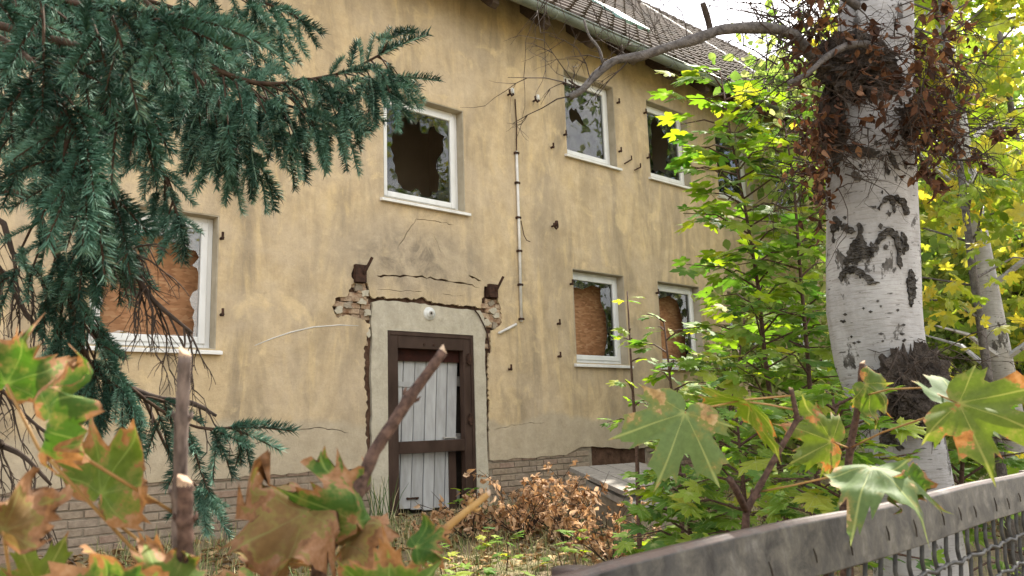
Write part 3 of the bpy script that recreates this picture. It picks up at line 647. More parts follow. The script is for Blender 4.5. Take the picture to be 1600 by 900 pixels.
for (px_, py_) in ((345, 373), (345, 492), (964, 161), (967, 237), (880, 131), (881, 211), (1006, 177), (1011, 247), (1083, 268), (891, 444), (983, 535), (861, 231), (871, 506), (1025, 458), (1103, 541), (795, 577), (872, 557)):
    x, z = WXZ(px_, py_); m = MB(); m.tube([(x, .01, z), (x, -.06, z)], .016, 6); m.tube([(x, -.05, z - .02), (x, -.05, z + .06)], .013, 6); m.build('hinge_pin', M['rust'], house)
for (a, b) in (((972, 257), (984, 250)), ((988, 267), (998, 262))):
    x, z = WXZ(*a); x2, z2 = WXZ(*b); m = MB(); m.tube([(x, -.05, z), (x2, -.04, z2), (x2, -.04, z2 + .06)], .012, 5); m.build('shutter_catch', M['rust'], house)
# ---- roof
SL = (12.3 - 6.62) / (5.2 + .55); ANG = math.atan(SL)
E0 = Vector((0, -.55, 6.62))
m = MB(); z1 = 12.3
m.add([(XL - .3, -.50, 6.56), (XR + .3, -.50, 6.56), (XR + .3, 5.2, z1 - .06), (XL - .3, 5.2, z1 - .06), (XL - .3, 10.9, 6.56), (XR + .3, 10.9, 6.56)], [(0, 1, 2, 3), (3, 2, 5, 4)])
roof = m.build('roof', M['gap_shade'], house)
def tile_mesh(seed, w=.30, l=.42):
    prof = [(0, .03), (.04, .075), (.09, .085), (.14, .05), (.19, .006), (.25, .0), (.31, .03)]
    m = MB(); vs = []
    for (t, dz) in ((0, .045), (l, -.012)):
        vs += [(x, t, z + dz) for x, z in prof]
    n = len(prof); vs += [(x, .004, z + .008) for x, z in prof]
    m.add(vs, [(k, k + 1, n + k + 1, n + k) for k in range(n - 1)] + [(2 * n + k, 2 * n + k + 1, k + 1, k) for k in range(n - 1)], rnd=0.0); return m.mesh('roof_tile', M['tile'])
TL_ = [tile_mesh(0), tile_mesh(1)]
RX = Matrix.Rotation(ANG, 4, 'X'); tiles = []
slope_len = math.hypot(5.75, 12.3 - 6.62); rows = int(slope_len / .345)
for j in range(rows + 1):
    for i in range(int((XR + .3 - 4.6) / .30)):
        x = 4.6 + i * .30; s = j * .345 - .03
        p = Vector((x, -.55 + s * math.cos(ANG), 6.62 + s * math.sin(ANG)))
        d = (p - CAM); D = d.dot(fwd); u_ = 800 + F_PX * d.dot(rgt) / D; v_ = 450 - F_PX * d.dot(upv) / D
        rr_ = random.Random(i * 91 + j); mw = Matrix.Translation(p + Vector((rr_.uniform(-.006, .006), 0, rr_.uniform(-.004, .006)))) @ RX @ Matrix.Rotation(rr_.uniform(-.012, .012), 4, 'Z')
        vis = -15 < v_ < 260 and 700 < u_ < 1320
        tiles.append((0 if vis else 1, D, mw))
tiles.sort(key=lambda t: (t[0], t[1])); rest = Joined()
for k, (vis, D, mw) in enumerate(tiles):
    if k < 300: instance('roof_tile', TL_[k % 2], roof, mw)
    else: rest.add(TL_[k % 2], mw, random.random())
rest.build('tile_field', M['tile'], roof, False)
m = MB(); 
for k in range(50):
    x = 4.5 + k * .39; m.tube([(x, 5.2, 12.33), (x + .42, 5.2, 12.35)], [.13, .145], 10)
m.build('ridge_tiles', M['tile'], roof)
m = MB(); a = Vector((16.7, -.55, 6.70)); b = Vector((16.7, 5.2, 12.40)); 
for s in (0,): m.add([a + Vector((-.12, 0, 0)), a + Vector((.12, 0, 0)), b + Vector((.12, 0, 0)), b + Vector((-.12, 0, 0)), a + Vector((-.12, 0, .07)), a + Vector((.12, 0, .07)), b + Vector((.12, 0, .07)), b + Vector((-.12, 0, .07))], [(0, 3, 2, 1), (4, 5, 6, 7), (0, 1, 5, 4), (1, 2, 6, 5), (2, 3, 7, 6), (3, 0, 4, 7)])
m.build('roof_verge', M['verge'], roof)
# skylight
def rp(x, s, off=0): return Vector((x, -.55 + s * math.cos(ANG) - off * math.sin(ANG), 6.62 + s * math.sin(ANG) + off * math.cos(ANG)))
m = MB(); q = [rp(10.35, 1.75, .07), rp(11.1, 1.75, .07), rp(11.1, 2.75, .07), rp(10.35, 2.75, .07), rp(10.35, 1.75, .15), rp(11.1, 1.75, .15), rp(11.1, 2.75, .13), rp(10.35, 2.75, .13)]
m.add(q, [(0, 3, 2, 1), (4, 5, 6, 7), (0, 1, 5, 4), (1, 2, 6, 5), (2, 3, 7, 6), (3, 0, 4, 7)]); M['copper'] = simple('green roof light', (.16, .30, .27), (.30, .45, .41), 8, .35, .1); m.build('skylight', M['copper'], roof, bevel=.01)
# gutter, brackets, rafters
m = MB(); n = 10; vs = []; gx = [x for x in np.linspace(3.5, XR + .2, 40)]
for x in gx:
    for k in range(n): 
        a = math.pi * (k / (n - 1)); vs.append((x, -.60 - .085 * math.cos(a), 6.585 - .095 * math.sin(a)))
    for k in range(n): 
        a = math.pi * (1 - k / (n - 1)); vs.append((x, -.60 - .079 * math.cos(a), 6.587 - .089 * math.sin(a)))
N2 = 2 * n
m.add(vs, [(i * N2 + k, i * N2 + (k + 1) % N2, (i + 1) * N2 + (k + 1) % N2, (i + 1) * N2 + k) for i in range(len(gx) - 1) for k in range(N2)])
m.tube([(3.5, -.69, 6.59), (XR + .2, -.69, 6.59)], .013, 6); gut = m.build('gutter', M['zinc'], house, True)
for k in range(14):
    x = 6.6 + k * .85; m = MB(); m.tube([(x, -.69, 6.60), (x, -.672, 6.53), (x, -.63, 6.484), (x, -.58, 6.48), (x, -.53, 6.51), (x, -.50, 6.58)], .008, 5); m.build('gutter_bracket', M['zinc'], gut)
xr = 5.55
while xr < 17:
    m = MB(); vs = []
    for dx in (-.055, .055): vs += [(xr + dx, .05, 6.78), (xr + dx, -.42, 6.32), (xr + dx, -.50, 6.36), (xr + dx, -.50, 6.46), (xr + dx, .05, 6.93)]
    vs = [(a, b, c + .06) for a, b, c in vs]
    m.add(vs, [(0, 1, 2, 3, 4), (9, 8, 7, 6, 5)] + [(k, (k + 5), 5 + (k + 1) % 5, (k + 1) % 5) for k in range(5)]); m.build('rafter_end', M['timber'], house, bevel=.006); xr += .93 
m = MB(); m.box(XL, XR, -.02, .05, EAVE + .002, EAVE + .2); m.build('wall_plate', M['timber'], house)

# ================================================================== CELLAR HATCH
hatch = thing('cellar_hatch', 'grey weathered cellar hatch lid of boards lying below the ground-floor windows', 'hatch', (7.1, -1.8, 0))
def quad_slab(pts, th, mat_, name, parent, bevel=.006):
    m = MB(); n = [Vector(p) for p in pts]; d = Vector((0, 0, -th)); m.add(n + [p + d for p in n], [(0, 1, 2, 3), (4, 7, 6, 5), (0, 4, 5, 1), (1, 5, 6, 2), (2, 6, 7, 3), (3, 7, 4, 0)]); return m.build(name, mat_, parent, bevel=bevel)
A, B, C_, D_ = PD(889, 730, 9.2), PD(975, 768, 7.9), PD(1075, 745, 8.6), PD(1000, 722, 9.9)
for k in range(4):
    t0, t1 = k / 4 + .006, (k + 1) / 4 - .006
    quad_slab([A.lerp(D_, t0), B.lerp(C_, t0), B.lerp(C_, t1), A.lerp(D_, t1)], .05, M['oldwood'], 'board', hatch)
A2, B2, C2, D2 = PD(915, 750, 9.0), PD(985, 786, 7.9), PD(1065, 778, 8.4), PD(1000, 745, 9.6)
quad_slab([A2, B2, C2, D2], .07, M['concrete'], 'kerb_slab', hatch)
m = MB(); ctr = (A2 + B2 + C2 + D2) / 4
base = [ctr + (p - ctr) * .94 for p in (A2, B2, C2, D2)]; m.add([p + Vector((0, 0, -.07)) for p in base] + [Vector((p.x, p.y, -.2)) for p in base], [(0, 1, 2, 3), (0, 4, 5, 1), (1, 5, 6, 2), (2, 6, 7, 3), (3, 7, 4, 0)]); m.build('hatch_wall', M['mortar'], hatch)

# ================================================================== GROUND COVER
def build_grass():
    m = MB(); n = 0; V = []; Fc = []; rn = []
    for k in range(26000):
        if k < 17000: x = rng.uniform(2.0, 11.5); y = rng.uniform(-4.8, -.05)
        else: x = rng.uniform(3, 22); y = rng.uniform(-8, -.05)
        dens = .5 + .5 * math.sin(x * 2.1 + 1.3 * y) * math.sin(y * 1.9 - .7 * x)
        if rng.random() > dens + .25: continue
        z = ground_z(x, y); h = rng.uniform(.05, .22) * (1.3 if rng.random() < .1 else 1); a = rng.uniform(0, 6.28); w = rng.uniform(.002, .0045)
        lean = rng.uniform(.02, .9) * h; la = rng.uniform(0, 6.28); dx, dy = math.cos(la) * lean, math.sin(la) * lean; ca, sa = math.cos(a) * w, math.sin(a) * w
        b = len(V); V += [(x - ca, y - sa, z - .01), (x + ca, y + sa, z - .01), (x + dx * .4 + ca * .7, y + dy * .4 + sa * .7, z + h * .6), (x + dx * .4 - ca * .7, y + dy * .4 - sa * .7, z + h * .6), (x + dx, y + dy, z + h * (1 - .3 * lean / h))]
        Fc += [(b, b + 1, b + 2, b + 3), (b + 3, b + 2, b + 4)]; rn += [min(.999, max(0, .5 + .35 * math.sin(x * .9 + y) + rng.uniform(-.35, .45)))] * 5
    m.add(V, Fc, rnd=rn); o = m.build('grass', M['grass']); tag(o, 'dry and green grass tufts on the ground before the house', None, kind='stuff')
    J = Joined(); mesh = [oval_mesh('litter_leaf', M['litter'], .09, k, .5) for k in range(4)]
    for k in range(5200):
        x = rng.uniform(1.5, 11.5); y = rng.uniform(-4.8, -.03)
        J.add(mesh[k % 4], Matrix.Translation((x, y, ground_z(x, y) + rng.uniform(.0, .035))) @ Matrix.Rotation(rng.uniform(0, 6.28), 4, 'Z') @ Matrix.Rotation(rng.uniform(-.7, .7), 4, 'X') @ Matrix.Scale(rng.uniform(.5, 1.2), 4), rng.random())
    o = J.build('leaf_litter', M['litter'], None); o['label'] = 'brown fallen leaves scattered over the ground before the house'
build_grass()

# generic shrub of stems with leaf objects
def stems_plant(root, stems, leafs, stem_mat, leaf_specs, stem_name='stem'):
    m = MB()
    for pts, r0, r1 in stems: m.tube(pts, list(np.linspace(r0, r1, len(pts))), 6)
    m.build(stem_name, stem_mat, root, True)
def lerp_poly(pts, t):
    pts = [Vector(p) for p in pts]; s = t * (len(pts) - 1); i = min(int(s), len(pts) - 2); return pts[i].lerp(pts[i + 1], s - i), (pts[i + 1] - pts[i]).normalized()

# ================================================================== WITHERED SHRUBS (tan curled leaves)
TAN = [maple_mesh('leaf', M['leaf_tan'], .058, 20 + k, False, .6, .6, .3, .012) for k in range(3)] + [oval_mesh('leaf', M['leaf_tan'], .062, k, .9) for k in range(3)]
def withered(px, py, D, rad, height, nstem, nleaf, label):
    base = PD(px, py, D); base.z = ground_z(base.x, base.y)
    t = thing('withered_shrub', label, 'shrub', base, 'withered shrubs before the wall'); m = MB(); spots = []
    for k in range(nstem):
        a = random.uniform(0, 6.28); rr_ = rad * random.uniform(.3, 1); h = height * random.uniform(.5, 1)
        top = base + Vector((math.cos(a) * rr_, math.sin(a) * rr_, h)); mid = base.lerp(top, .5) + Vector((0, 0, .12 * h)) + rv(.04)
        m.tube([base + rv(.03) * .5, mid, top], [.007, .005, .002], 5); spots.append([base, mid, top])
        for q in range(3):
            p, d = lerp_poly(spots[-1], random.uniform(.35, .95)); e = p + rv(.22) + Vector((0, 0, .08)); m.tube([p, e], [.004, .0015], 4); spots.append([p, e])
    m.build('stem', M['deadtwig'], t)
    for k in range(nleaf):
        p, d = lerp_poly(random.choice(spots), random.uniform(.25, 1)); me = random.choice(TAN)
        instance('leaf', me, t, frame(p + rv(.03), rv() + Vector((0, 0, -.5)), rv() + Vector((0, 0, .4)), random.uniform(.6, 1.15)))
    return t
withered(815, 830, 7.6, .6, .46, 22, 290, 'withered tan shrub of curled leaves right of the door')
withered(880, 815, 7.5, .6, .42, 24, 295, 'withered tan shrub of curled leaves in front of the hatch')
withered(955, 830, 6.6, .5, .34, 18, 260, 'low withered tan shrub nearest the green saplings')
withered(735, 835, 7.6, .4, .30, 14, 170, 'small withered tan shrub in front of the door')
# young maple seedlings on the ground, bright green
GL = [maple_mesh('leaf', M['leaf_green'], .085, k, False, .18, .06, .9) for k in range(4)]
GLB = [maple_mesh('leaf', M['leaf_green'], .12, 40 + k, True, .2, .08, .8) for k in range(3)]
def seedling(px, py, D, h, n, label, meshes=GL, group='maple seedlings on the ground', sc=1.0, matn='redstem'):
    base = PD(px, py, D); base.z = ground_z(base.x, base.y)
    t = thing('maple_seedling', label, 'seedling', base, group); top = base + Vector((random.uniform(-.05, .05), random.uniform(-.05, .05), h)); m = MB(); m.tube([base, base.lerp(top, .5) + rv(.02), top], [.006, .005, .002], 5); m.build('stem', M[matn], t)
    for k in range(n):
        p = base.lerp(top, random.uniform(.35, 1)); a = random.uniform(0, 6.28); d = Vector((math.cos(a), math.sin(a), random.uniform(-.3, .35))); s = random.uniform(.7, 1.2) * sc
        instance('leaf', random.choice(meshes), t, frame(p + d * .085 * s, d, Vector((0, 0, 1)) + rv(.35), s))
seedling(740, 862, 5.2, .30, 12, 'bright green maple seedling on the ground below the door')
seedling(770, 900, 4.6, .28, 10, 'green maple seedling at the lower edge left of the fence rail')
seedling(722, 770, 8.3, .42, 11, 'small green seedling growing against the door')
seedling(880, 850, 5.8, .38, 9, 'thin upright green seedling among the withered leaves')
seedling(475, 815, 8.0, .16, 6, 'tiny green seedling at the foot of the brick plinth')
seedling(990, 860, 4.0, .35, 14, 'green maple seedling behind the left end of the fence rail')
where = ['left of the door foot', 'straight below the door', 'just right of the door', 'in front of the tan shrubs', 'below the hatch', 'at the lower edge of the picture', 'between the grass and the rail end', 'amid the fallen leaves', 'beside the withered shrub', 'nearest the rail end']
for k, (a, b, D, h) in enumerate(((690, 850, 6.4, .24), (715, 880, 5.4, .26), (790, 845, 6.4, .28), (835, 880, 5.2, .26), (925, 868, 5.0, .26), (800, 905, 4.6, .22), (870, 905, 4.4, .24), (760, 835, 7.0, .2), (900, 835, 6.4, .34), (950, 890, 4.2, .26))):
    seedling(a, b, D, h, 13, 'small bright green maple seedling ' + where[k], sc=.9)
# dry grass tuft at the door jamb
t = thing('dry_grass_tuft', 'tuft of pale dry grass stalks at the left door jamb', 'grass tuft', PY(598, 800, -.2)); m = MB()
for k in range(26):
    b = PY(598, 812, -.2) + Vector((random.uniform(-.13, .16), random.uniform(-.08, .08), 0)); b.z = ground_z(b.x, b.y); e = b + Vector((random.uniform(-.16, .16), random.uniform(-.15, .05), random.uniform(.25, .5))); m.tube([b, b.lerp(e, .6) + Vector((0, 0, .05)), e], [.005, .004, .0015], 4, rnd=random.uniform(.75, .99))
m.build('stalks', M['grass'], t)

# ================================================================== BIRCH
TR = [(1448, 1120, 3.45, 76), (1440, 900, 3.42, 68), (1428, 770, 3.40, 60), (1418, 700, 3.40, 58), (1400, 640, 3.40, 62), (1376, 560, 3.40, 67), (1364, 480, 3.40, 69), (1361, 400, 3.40, 68), (1359, 300, 3.40, 66), (1358, 220, 3.40, 64), (1362, 150, 3.41, 60), (1366, 80, 3.43, 56), (1368, 0, 3.46, 53), (1370, -150, 3.5, 48), (1375, -400, 3.7, 42), (1378, -700, 3.9, 34)]
bb = PD(1418, 1120, 3.45); bb.z = ground_z(bb.x, bb.y)
birch = thing('birch_tree', 'white birch trunk with dark burrs and dead brown leaves behind the fence', 'birch tree', bb)
axis = [(PD(a, b, c), r_ / F_PX * c) for a, b, c, r_ in TR]; axis[0] = (Vector((bb.x, bb.y, bb.z - .1)), axis[0][1])
def trunk_at(z):
    for (p, r0), (q, r1) in zip(axis, axis[1:]):
        if p.z <= z <= q.z: t = (z - p.z) / (q.z - p.z); return p.lerp(q, t), r0 + (r1 - r0) * t
    return axis[-1]
def trunk_r(z, a, r): return r * (1 + .035 * math.sin(3 * a + z * 2.1) + .025 * math.sin(5 * a - z * 3.3) + .012 * math.sin(11 * a + z * 9))
vs = []; n = 48; zs = np.linspace(axis[0][0].z, 6.3, 90)
for z in zs:
    p, r_ = trunk_at(z); vs += [(p.x + math.cos(2 * math.pi * k / n) * trunk_r(z, 2 * math.pi * k / n, r_), p.y + math.sin(2 * math.pi * k / n) * trunk_r(z, 2 * math.pi * k / n, r_), z) for k in range(n)]
m = MB(); m.add(vs, [(i * n + k, i * n + (k + 1) % n, (i + 1) * n + (k + 1) % n, (i + 1) * n + k) for i in range(len(zs) - 1) for k in range(n)]); m.build('trunk', M['birch'], birch, True)
def trunk_patch(poly, seed, lift=.006, mat_='blackbark', name='bark_fissure'):
    """rough black bark raised from the trunk; poly = outline in photo pixels mapped to (angle, height) on the trunk"""
    rr_ = random.Random(seed); pts = []
    for (a, b) in poly:
        # hit the trunk cylinder along this direction
        q = ray(a, b); D = 3.4
        for _ in range(6):
            z = CAM.z + q.z * D; p, r_ = trunk_at(z); 
            A = q.x * q.x + q.y * q.y; B = q.x * (CAM.x - p.x) + q.y * (CAM.y - p.y); Cc = (CAM.x - p.x) ** 2 + (CAM.y - p.y) ** 2 - r_ * r_; disc_ = B * B - A * Cc
            D = (-B - math.sqrt(max(disc_, 0))) / A
        h = CAM + q * D; p, r_ = trunk_at(h.z); pts.append((((math.atan2(h.y - p.y, h.x - p.x) + 2.5 + math.pi) % (2 * math.pi) - math.pi) * .19, h.z))
    j = jag(pts, .008, .006, seed, True); vs_, fs_ = fill_poly([j], .004)
    import bmesh
    bm = bmesh.new(); V = [bm.verts.new((v[0], v[2], v[1])) for v in vs_]
    for f in fs_:
        try: bm.faces.new([V[i] for i in f])
        except ValueError: pass
    bmesh.ops.triangulate(bm, faces=bm.faces[:]); 
    for _ in range(3):
        es = [e for e in bm.edges if e.calc_length() > .018]
        if not es: break
        bmesh.ops.subdivide_edges(bm, edges=es, cuts=1); bmesh.ops.triangulate(bm, faces=bm.faces[:])
    out = []; bm.verts.index_update()
    for v in bm.verts:
        a = v.co.x / .19 - 2.5; z = v.co.y; p, r_ = trunk_at(z); R_ = trunk_r(z, a, r_) + (lift * (.5 + rr_.random()) if v.co.z < .002 else -.004); out.append((p.x + math.cos(a) * R_, p.y + math.sin(a) * R_, z))
    mm = MB(); mm.add(out, [tuple(v.index for v in f.verts) for f in bm.faces]); bm.free(); return mm.build(name, M[mat_], birch)
FIS = [
 [(1300, 362), (1306, 338), (1312, 342), (1318, 352), (1324, 350), (1334, 356), (1338, 362), (1330, 366), (1322, 362), (1312, 352), (1306, 362)],
 [(1342, 362), (1346, 350), (1349, 355), (1347, 366), (1354, 384), (1362, 388), (1372, 366), (1386, 358), (1398, 362), (1406, 376), (1407, 398), (1404, 415), (1400, 410), (1401, 392), (1396, 374), (1386, 368), (1378, 376), (1370, 388), (1366, 402), (1358, 408), (1346, 404), (1340, 414), (1331, 412), (1318, 412), (1326, 392), (1334, 376)],
 [(1311, 434), (1318, 420), (1328, 416), (1345, 420), (1356, 430), (1366, 440), (1374, 442), (1360, 446), (1348, 434), (1336, 426), (1322, 426), (1314, 440)],
 [(1370, 326), (1378, 312), (1390, 305), (1404, 307), (1416, 316), (1421, 332), (1416, 336), (1410, 322), (1402, 314), (1396, 322), (1396, 334), (1390, 314), (1380, 318), (1374, 330)],
 [(1409, 362), (1414, 368), (1419, 384), (1414, 398), (1408, 392)],
 [(1332, 272), (1339, 268), (1347, 274), (1344, 282), (1336, 283)],
 [(1298, 272), (1302, 250), (1310, 240), (1322, 238), (1318, 250), (1308, 262)],
 [(1385, 236), (1392, 244), (1400, 258), (1405, 266), (1398, 264), (1390, 252)],
 [(1322, 234), (1340, 228), (1360, 232), (1376, 238), (1366, 248), (1348, 246), (1334, 248), (1328, 240)],
 [(1372, 705), (1380, 670), (1392, 665), (1402, 690), (1414, 700), (1404, 704), (1392, 692), (1384, 700)],
 [(1456, 660), (1462, 668), (1464, 690), (1458, 698), (1454, 684)], [(1418, 440), (1424, 420), (1430, 430), (1431, 460), (1426, 480), (1422, 464)]]
for k, p in enumerate(FIS): trunk_patch(p, k + 1, .009)
rf = random.Random(77)
for k in range(46):      # torn black flecks round the fissures
    p = rf.choice(FIS[:9]); a, b = rf.choice(p); a = min(1418, max(1303, a + rf.gauss(0, 9))); b += rf.gauss(0, 8); w = rf.uniform(1.5, 4.5); h = rf.uniform(1.5, 7)
    trunk_patch([(a - w, b + rf.uniform(-1, 1)), (a - w * .2, b - h), (a + w, b - rf.uniform(0, 2)), (a + w * .3, b + h)], 200 + k, .004, 'blackbark', 'bark_flake')
rr_ = random.Random(5)
for k in range(16):
    a, b = rr_.uniform(1312, 1415), rr_.uniform(470, 540); w = rr_.uniform(2, 5); trunk_patch([(a - w, b), (a, b - 2), (a + w, b), (a, b + 2.4)], 60 + k, .002, 'blackbark', 'lenticel')
# dark burrs
def burr(cx, cy, D, rx, ry, depth, seed, name='burr'):
    rr_ = random.Random(seed); c = PD(cx, cy, D); sx, sz = rx / F_PX * D, ry / F_PX * D; vs = []; nn = 64; mm = 40
    for i in range(mm + 1):
        for k in range(nn):
            th = math.pi * i / mm; ph = 2 * math.pi * k / nn; s = 1 + .14 * math.sin(3 * ph + seed) * math.sin(2 * th) + .07 * math.sin(9 * ph + 5 * th) + .06 * math.sin(14 * th - 6 * ph + seed) + rr_.uniform(-.11, .13)
            q = rgt * (math.sin(th) * math.cos(ph) * sx) + fwd * (math.sin(th) * math.sin(ph) * depth) + Vector((0, 0, 1)) * (math.cos(th) * sz); vs.append(c + q * s)
    m = MB(); m.add(vs, [(i * nn + k, i * nn + (k + 1) % nn, (i + 1) * nn + (k + 1) % nn, (i + 1) * nn + k) for i in range(mm) for k in range(nn)]); return m.build(name, M['burr'], birch)
burr(1424, 606, 3.22, 54, 64, .09, 3); burr(1340, 105, 3.30, 60, 52, .10, 6); burr(1400, 185, 3.32, 34, 45, .08, 8); burr(1302, 190, 3.36, 20, 50, .08, 9)
# limbs, twigs
def limb(name, pts, r0, r1, mat_='greytwig', knots=0, parent=birch, n=8):
    P = [p if isinstance(p, Vector) else PD(*p) for p in pts]; q = [P[0]]
    for i in range(len(P) - 1):       # smooth
        for s in (1, 2, 3):
            t = s / 3; p0 = P[max(i - 1, 0)]; p1 = P[i]; p2 = P[i + 1]; p3 = P[min(i + 2, len(P) - 1)]
            q.append(.5 * ((2 * p1) + (p2 - p0) * t + (2 * p0 - 5 * p1 + 4 * p2 - p3) * t * t + (3 * p1 - p0 - 3 * p2 + p3) * t ** 3))
    L = len(q); rad = [r0 + (r1 - r0) * i / (L - 1) for i in range(L)]; rad = [r_ * random.uniform(.86, 1.16) for r_ in rad]
    m = MB(); m.tube(q, rad, n); o = m.build(name, M[mat_], parent, True); return o, q
l1, q1 = limb('limb', [(1300, 110, 3.35), (1262, 80, 3.25), (1240, 55, 3.2), (1200, 44, 3.15), (1130, 46, 3.1), (1090, 60, 3.05), (1040, 75, 3.0), (1000, 88, 3.0), (960, 95, 3.0), (930, 118, 2.98), (910, 140, 2.95), (890, 152, 2.95)], .026, .012)
l2, q2 = limb('limb', [(1375, 78, 3.2), (1352, 69, 3.15), (1322, 72, 3.12), (1290, 90, 3.1), (1262, 115, 3.08), (1232, 130, 3.05)], .017, .009)
limb('limb', [(1110, 50, 3.1), (1106, 30, 3.1), (1098, 5, 3.1)], .014, .010, 'deadtwig'); limb('limb', [(942, 98, 3.0), (935, 75, 3.0), (920, 55, 3.0), (912, 30, 3.0)], .006, .004)
limb('limb', [(973, 90, 3.0), (971, 70, 3.0)], .006, .003, 'deadtwig'); limb('limb', [(912, 138, 2.95), (900, 133, 2.95), (888, 125, 2.95)], .005, .003, 'deadtwig')
tw = MB(); rr_ = random.Random(12)
def twig(p, d, L, r_, depth, m, rr_, leafspots=None, droop=.0):
    pts = [p]; dd = d.normalized()
    for k in range(4):
        dd = (dd + Vector((rr_.uniform(-.35, .35), rr_.uniform(-.35, .35), rr_.uniform(-.35, .3) - droop))).normalized(); pts.append(pts[-1] + dd * (L / 4))
    m.tube(pts, list(np.linspace(r_, r_ * .35, 5)), 4, cap=False)
    if leafspots is not None: leafspots += [(pts[i], dd) for i in (2, 3, 4)]
    if depth > 0:
        for k in range(rr_.randint(2, 3)):
            i = rr_.randint(1, 4); twig(pts[i], dd + Vector((rr_.uniform(-1, 1), rr_.uniform(-1, 1), rr_.uniform(-.8, .8))), L * rr_.uniform(.4, .7), r_ * .6, depth - 1, m, rr_, leafspots, droop)
for k in range(34):
    a, b = rr_.uniform(1195, 1300), rr_.uniform(-40, 120); twig(PD(a, b, rr_.uniform(3.1, 3.6)), (rgt * rr_.uniform(-1, .1) + Vector((0, 0, rr_.uniform(-.6, 1)))), rr_.uniform(.15, .38), .0042, 2, tw, rr_)
for k in range(22):
    p = q1[rr_.randrange(2, len(q1))]; twig(p, Vector((0, 0, rr_.uniform(-.5, 1))) + rgt * rr_.uniform(-.8, .5), rr_.uniform(.1, .3), .003, 2, tw, rr_)
l3, q3 = limb('limb', [(1340, 10, 3.35), (1260, -40, 3.25), (1180, -54, 3.2), (1050, -50, 3.2), (930, -40, 3.2), (850, -20, 3.2)], .016, .004)
for k in range(20):
    twig(q3[rr_.randrange(3, len(q3))], Vector((0, 0, -1)) + rgt * rr_.uniform(-.6, .6), rr_.uniform(.2, .42), .0025, 1, tw, rr_)
LS = []
for (cx, cy, n_, w, h) in ((1330, 60, 60, 80, 80), (1430, 110, 60, 70, 90), (1400, 200, 40, 60, 50), (1290, 200, 40, 40, 80), (1285, 260, 24, 36, 40), (1470, 200, 34, 60, 50), (1430, 600, 70, 46, 62)):
    for k in range(n_):
        a, b = cx + rr_.uniform(-1, 1) * w, cy + rr_.uniform(-1, 1) * h; d = rgt * ((a - cx) / w + rr_.uniform(-.5, .5)) + Vector((0, 0, rr_.uniform(-.8, .6))) - fwd * rr_.uniform(0, .8)
        twig(PD(a, b, rr_.uniform(3.08, 3.45)), d, rr_.uniform(.08, .24), .0028, 2, tw, rr_, LS if cy < 500 else None, .1)
tw.build('twigs', M['deadtwig'], birch)['kind'] = 'stuff'
DL = [oval_mesh('leaf', M['leaf_dead'], .034, 70 + k, .9) for k in range(5)]
for (cx, cy, n_, w, h) in ((1310, 90, 60, 60, 90), (1278, 215, 260, 40, 85), (1285, 300, 70, 22, 50), (1395, 110, 60, 50, 100), (1446, 195, 260, 45, 58), (1375, 200, 60, 60, 40), (1482, 150, 50, 40, 70), (1480, 60, 90, 45, 70)):
    for k in range(n_):
        a, b = rr_.gauss(cx, w * .55), rr_.gauss(cy, h * .5); LS.append((PD(a, b, rr_.uniform(3.05, 3.5)), rv()))
LS = LS[::3][:420] + LS[-1020:]; rr_.shuffle(LS); J = Joined(); 
for k, (p, d) in enumerate(LS):
    w = frame(p, rv(.7) + Vector((0, 0, -1)), rv(), rr_.uniform(.6, 1.15))
    if k < 300: instance('leaf', DL[k % 5], birch, w)
    else: J.add(DL[k % 5], w, rr_.random())
J.build('dead_leaves', M['leaf_dead'], birch)
# upper limbs and thin crown above the picture
J = Joined()
for k in range(7):
    z = 3.6 + k * .4; p, r_ = trunk_at(z); a = k * 2.2; e = p + Vector((math.cos(a) * 1.4, math.sin(a) * 1.4, .9)); limb('limb', [p, p.lerp(e, .5) + Vector((0, 0, .2)), e], .04, .012)
    for q in range(160):
        c = p.lerp(e, random.uniform(.35, 1.1)) + rv(.55); J.add(DL[q % 5], frame(c, rv() + Vector((0, 0, -.6)), rv(), random.uniform(.7, 1.2)), random.random())
J.build('crown', M['leaf_dead'], birch)

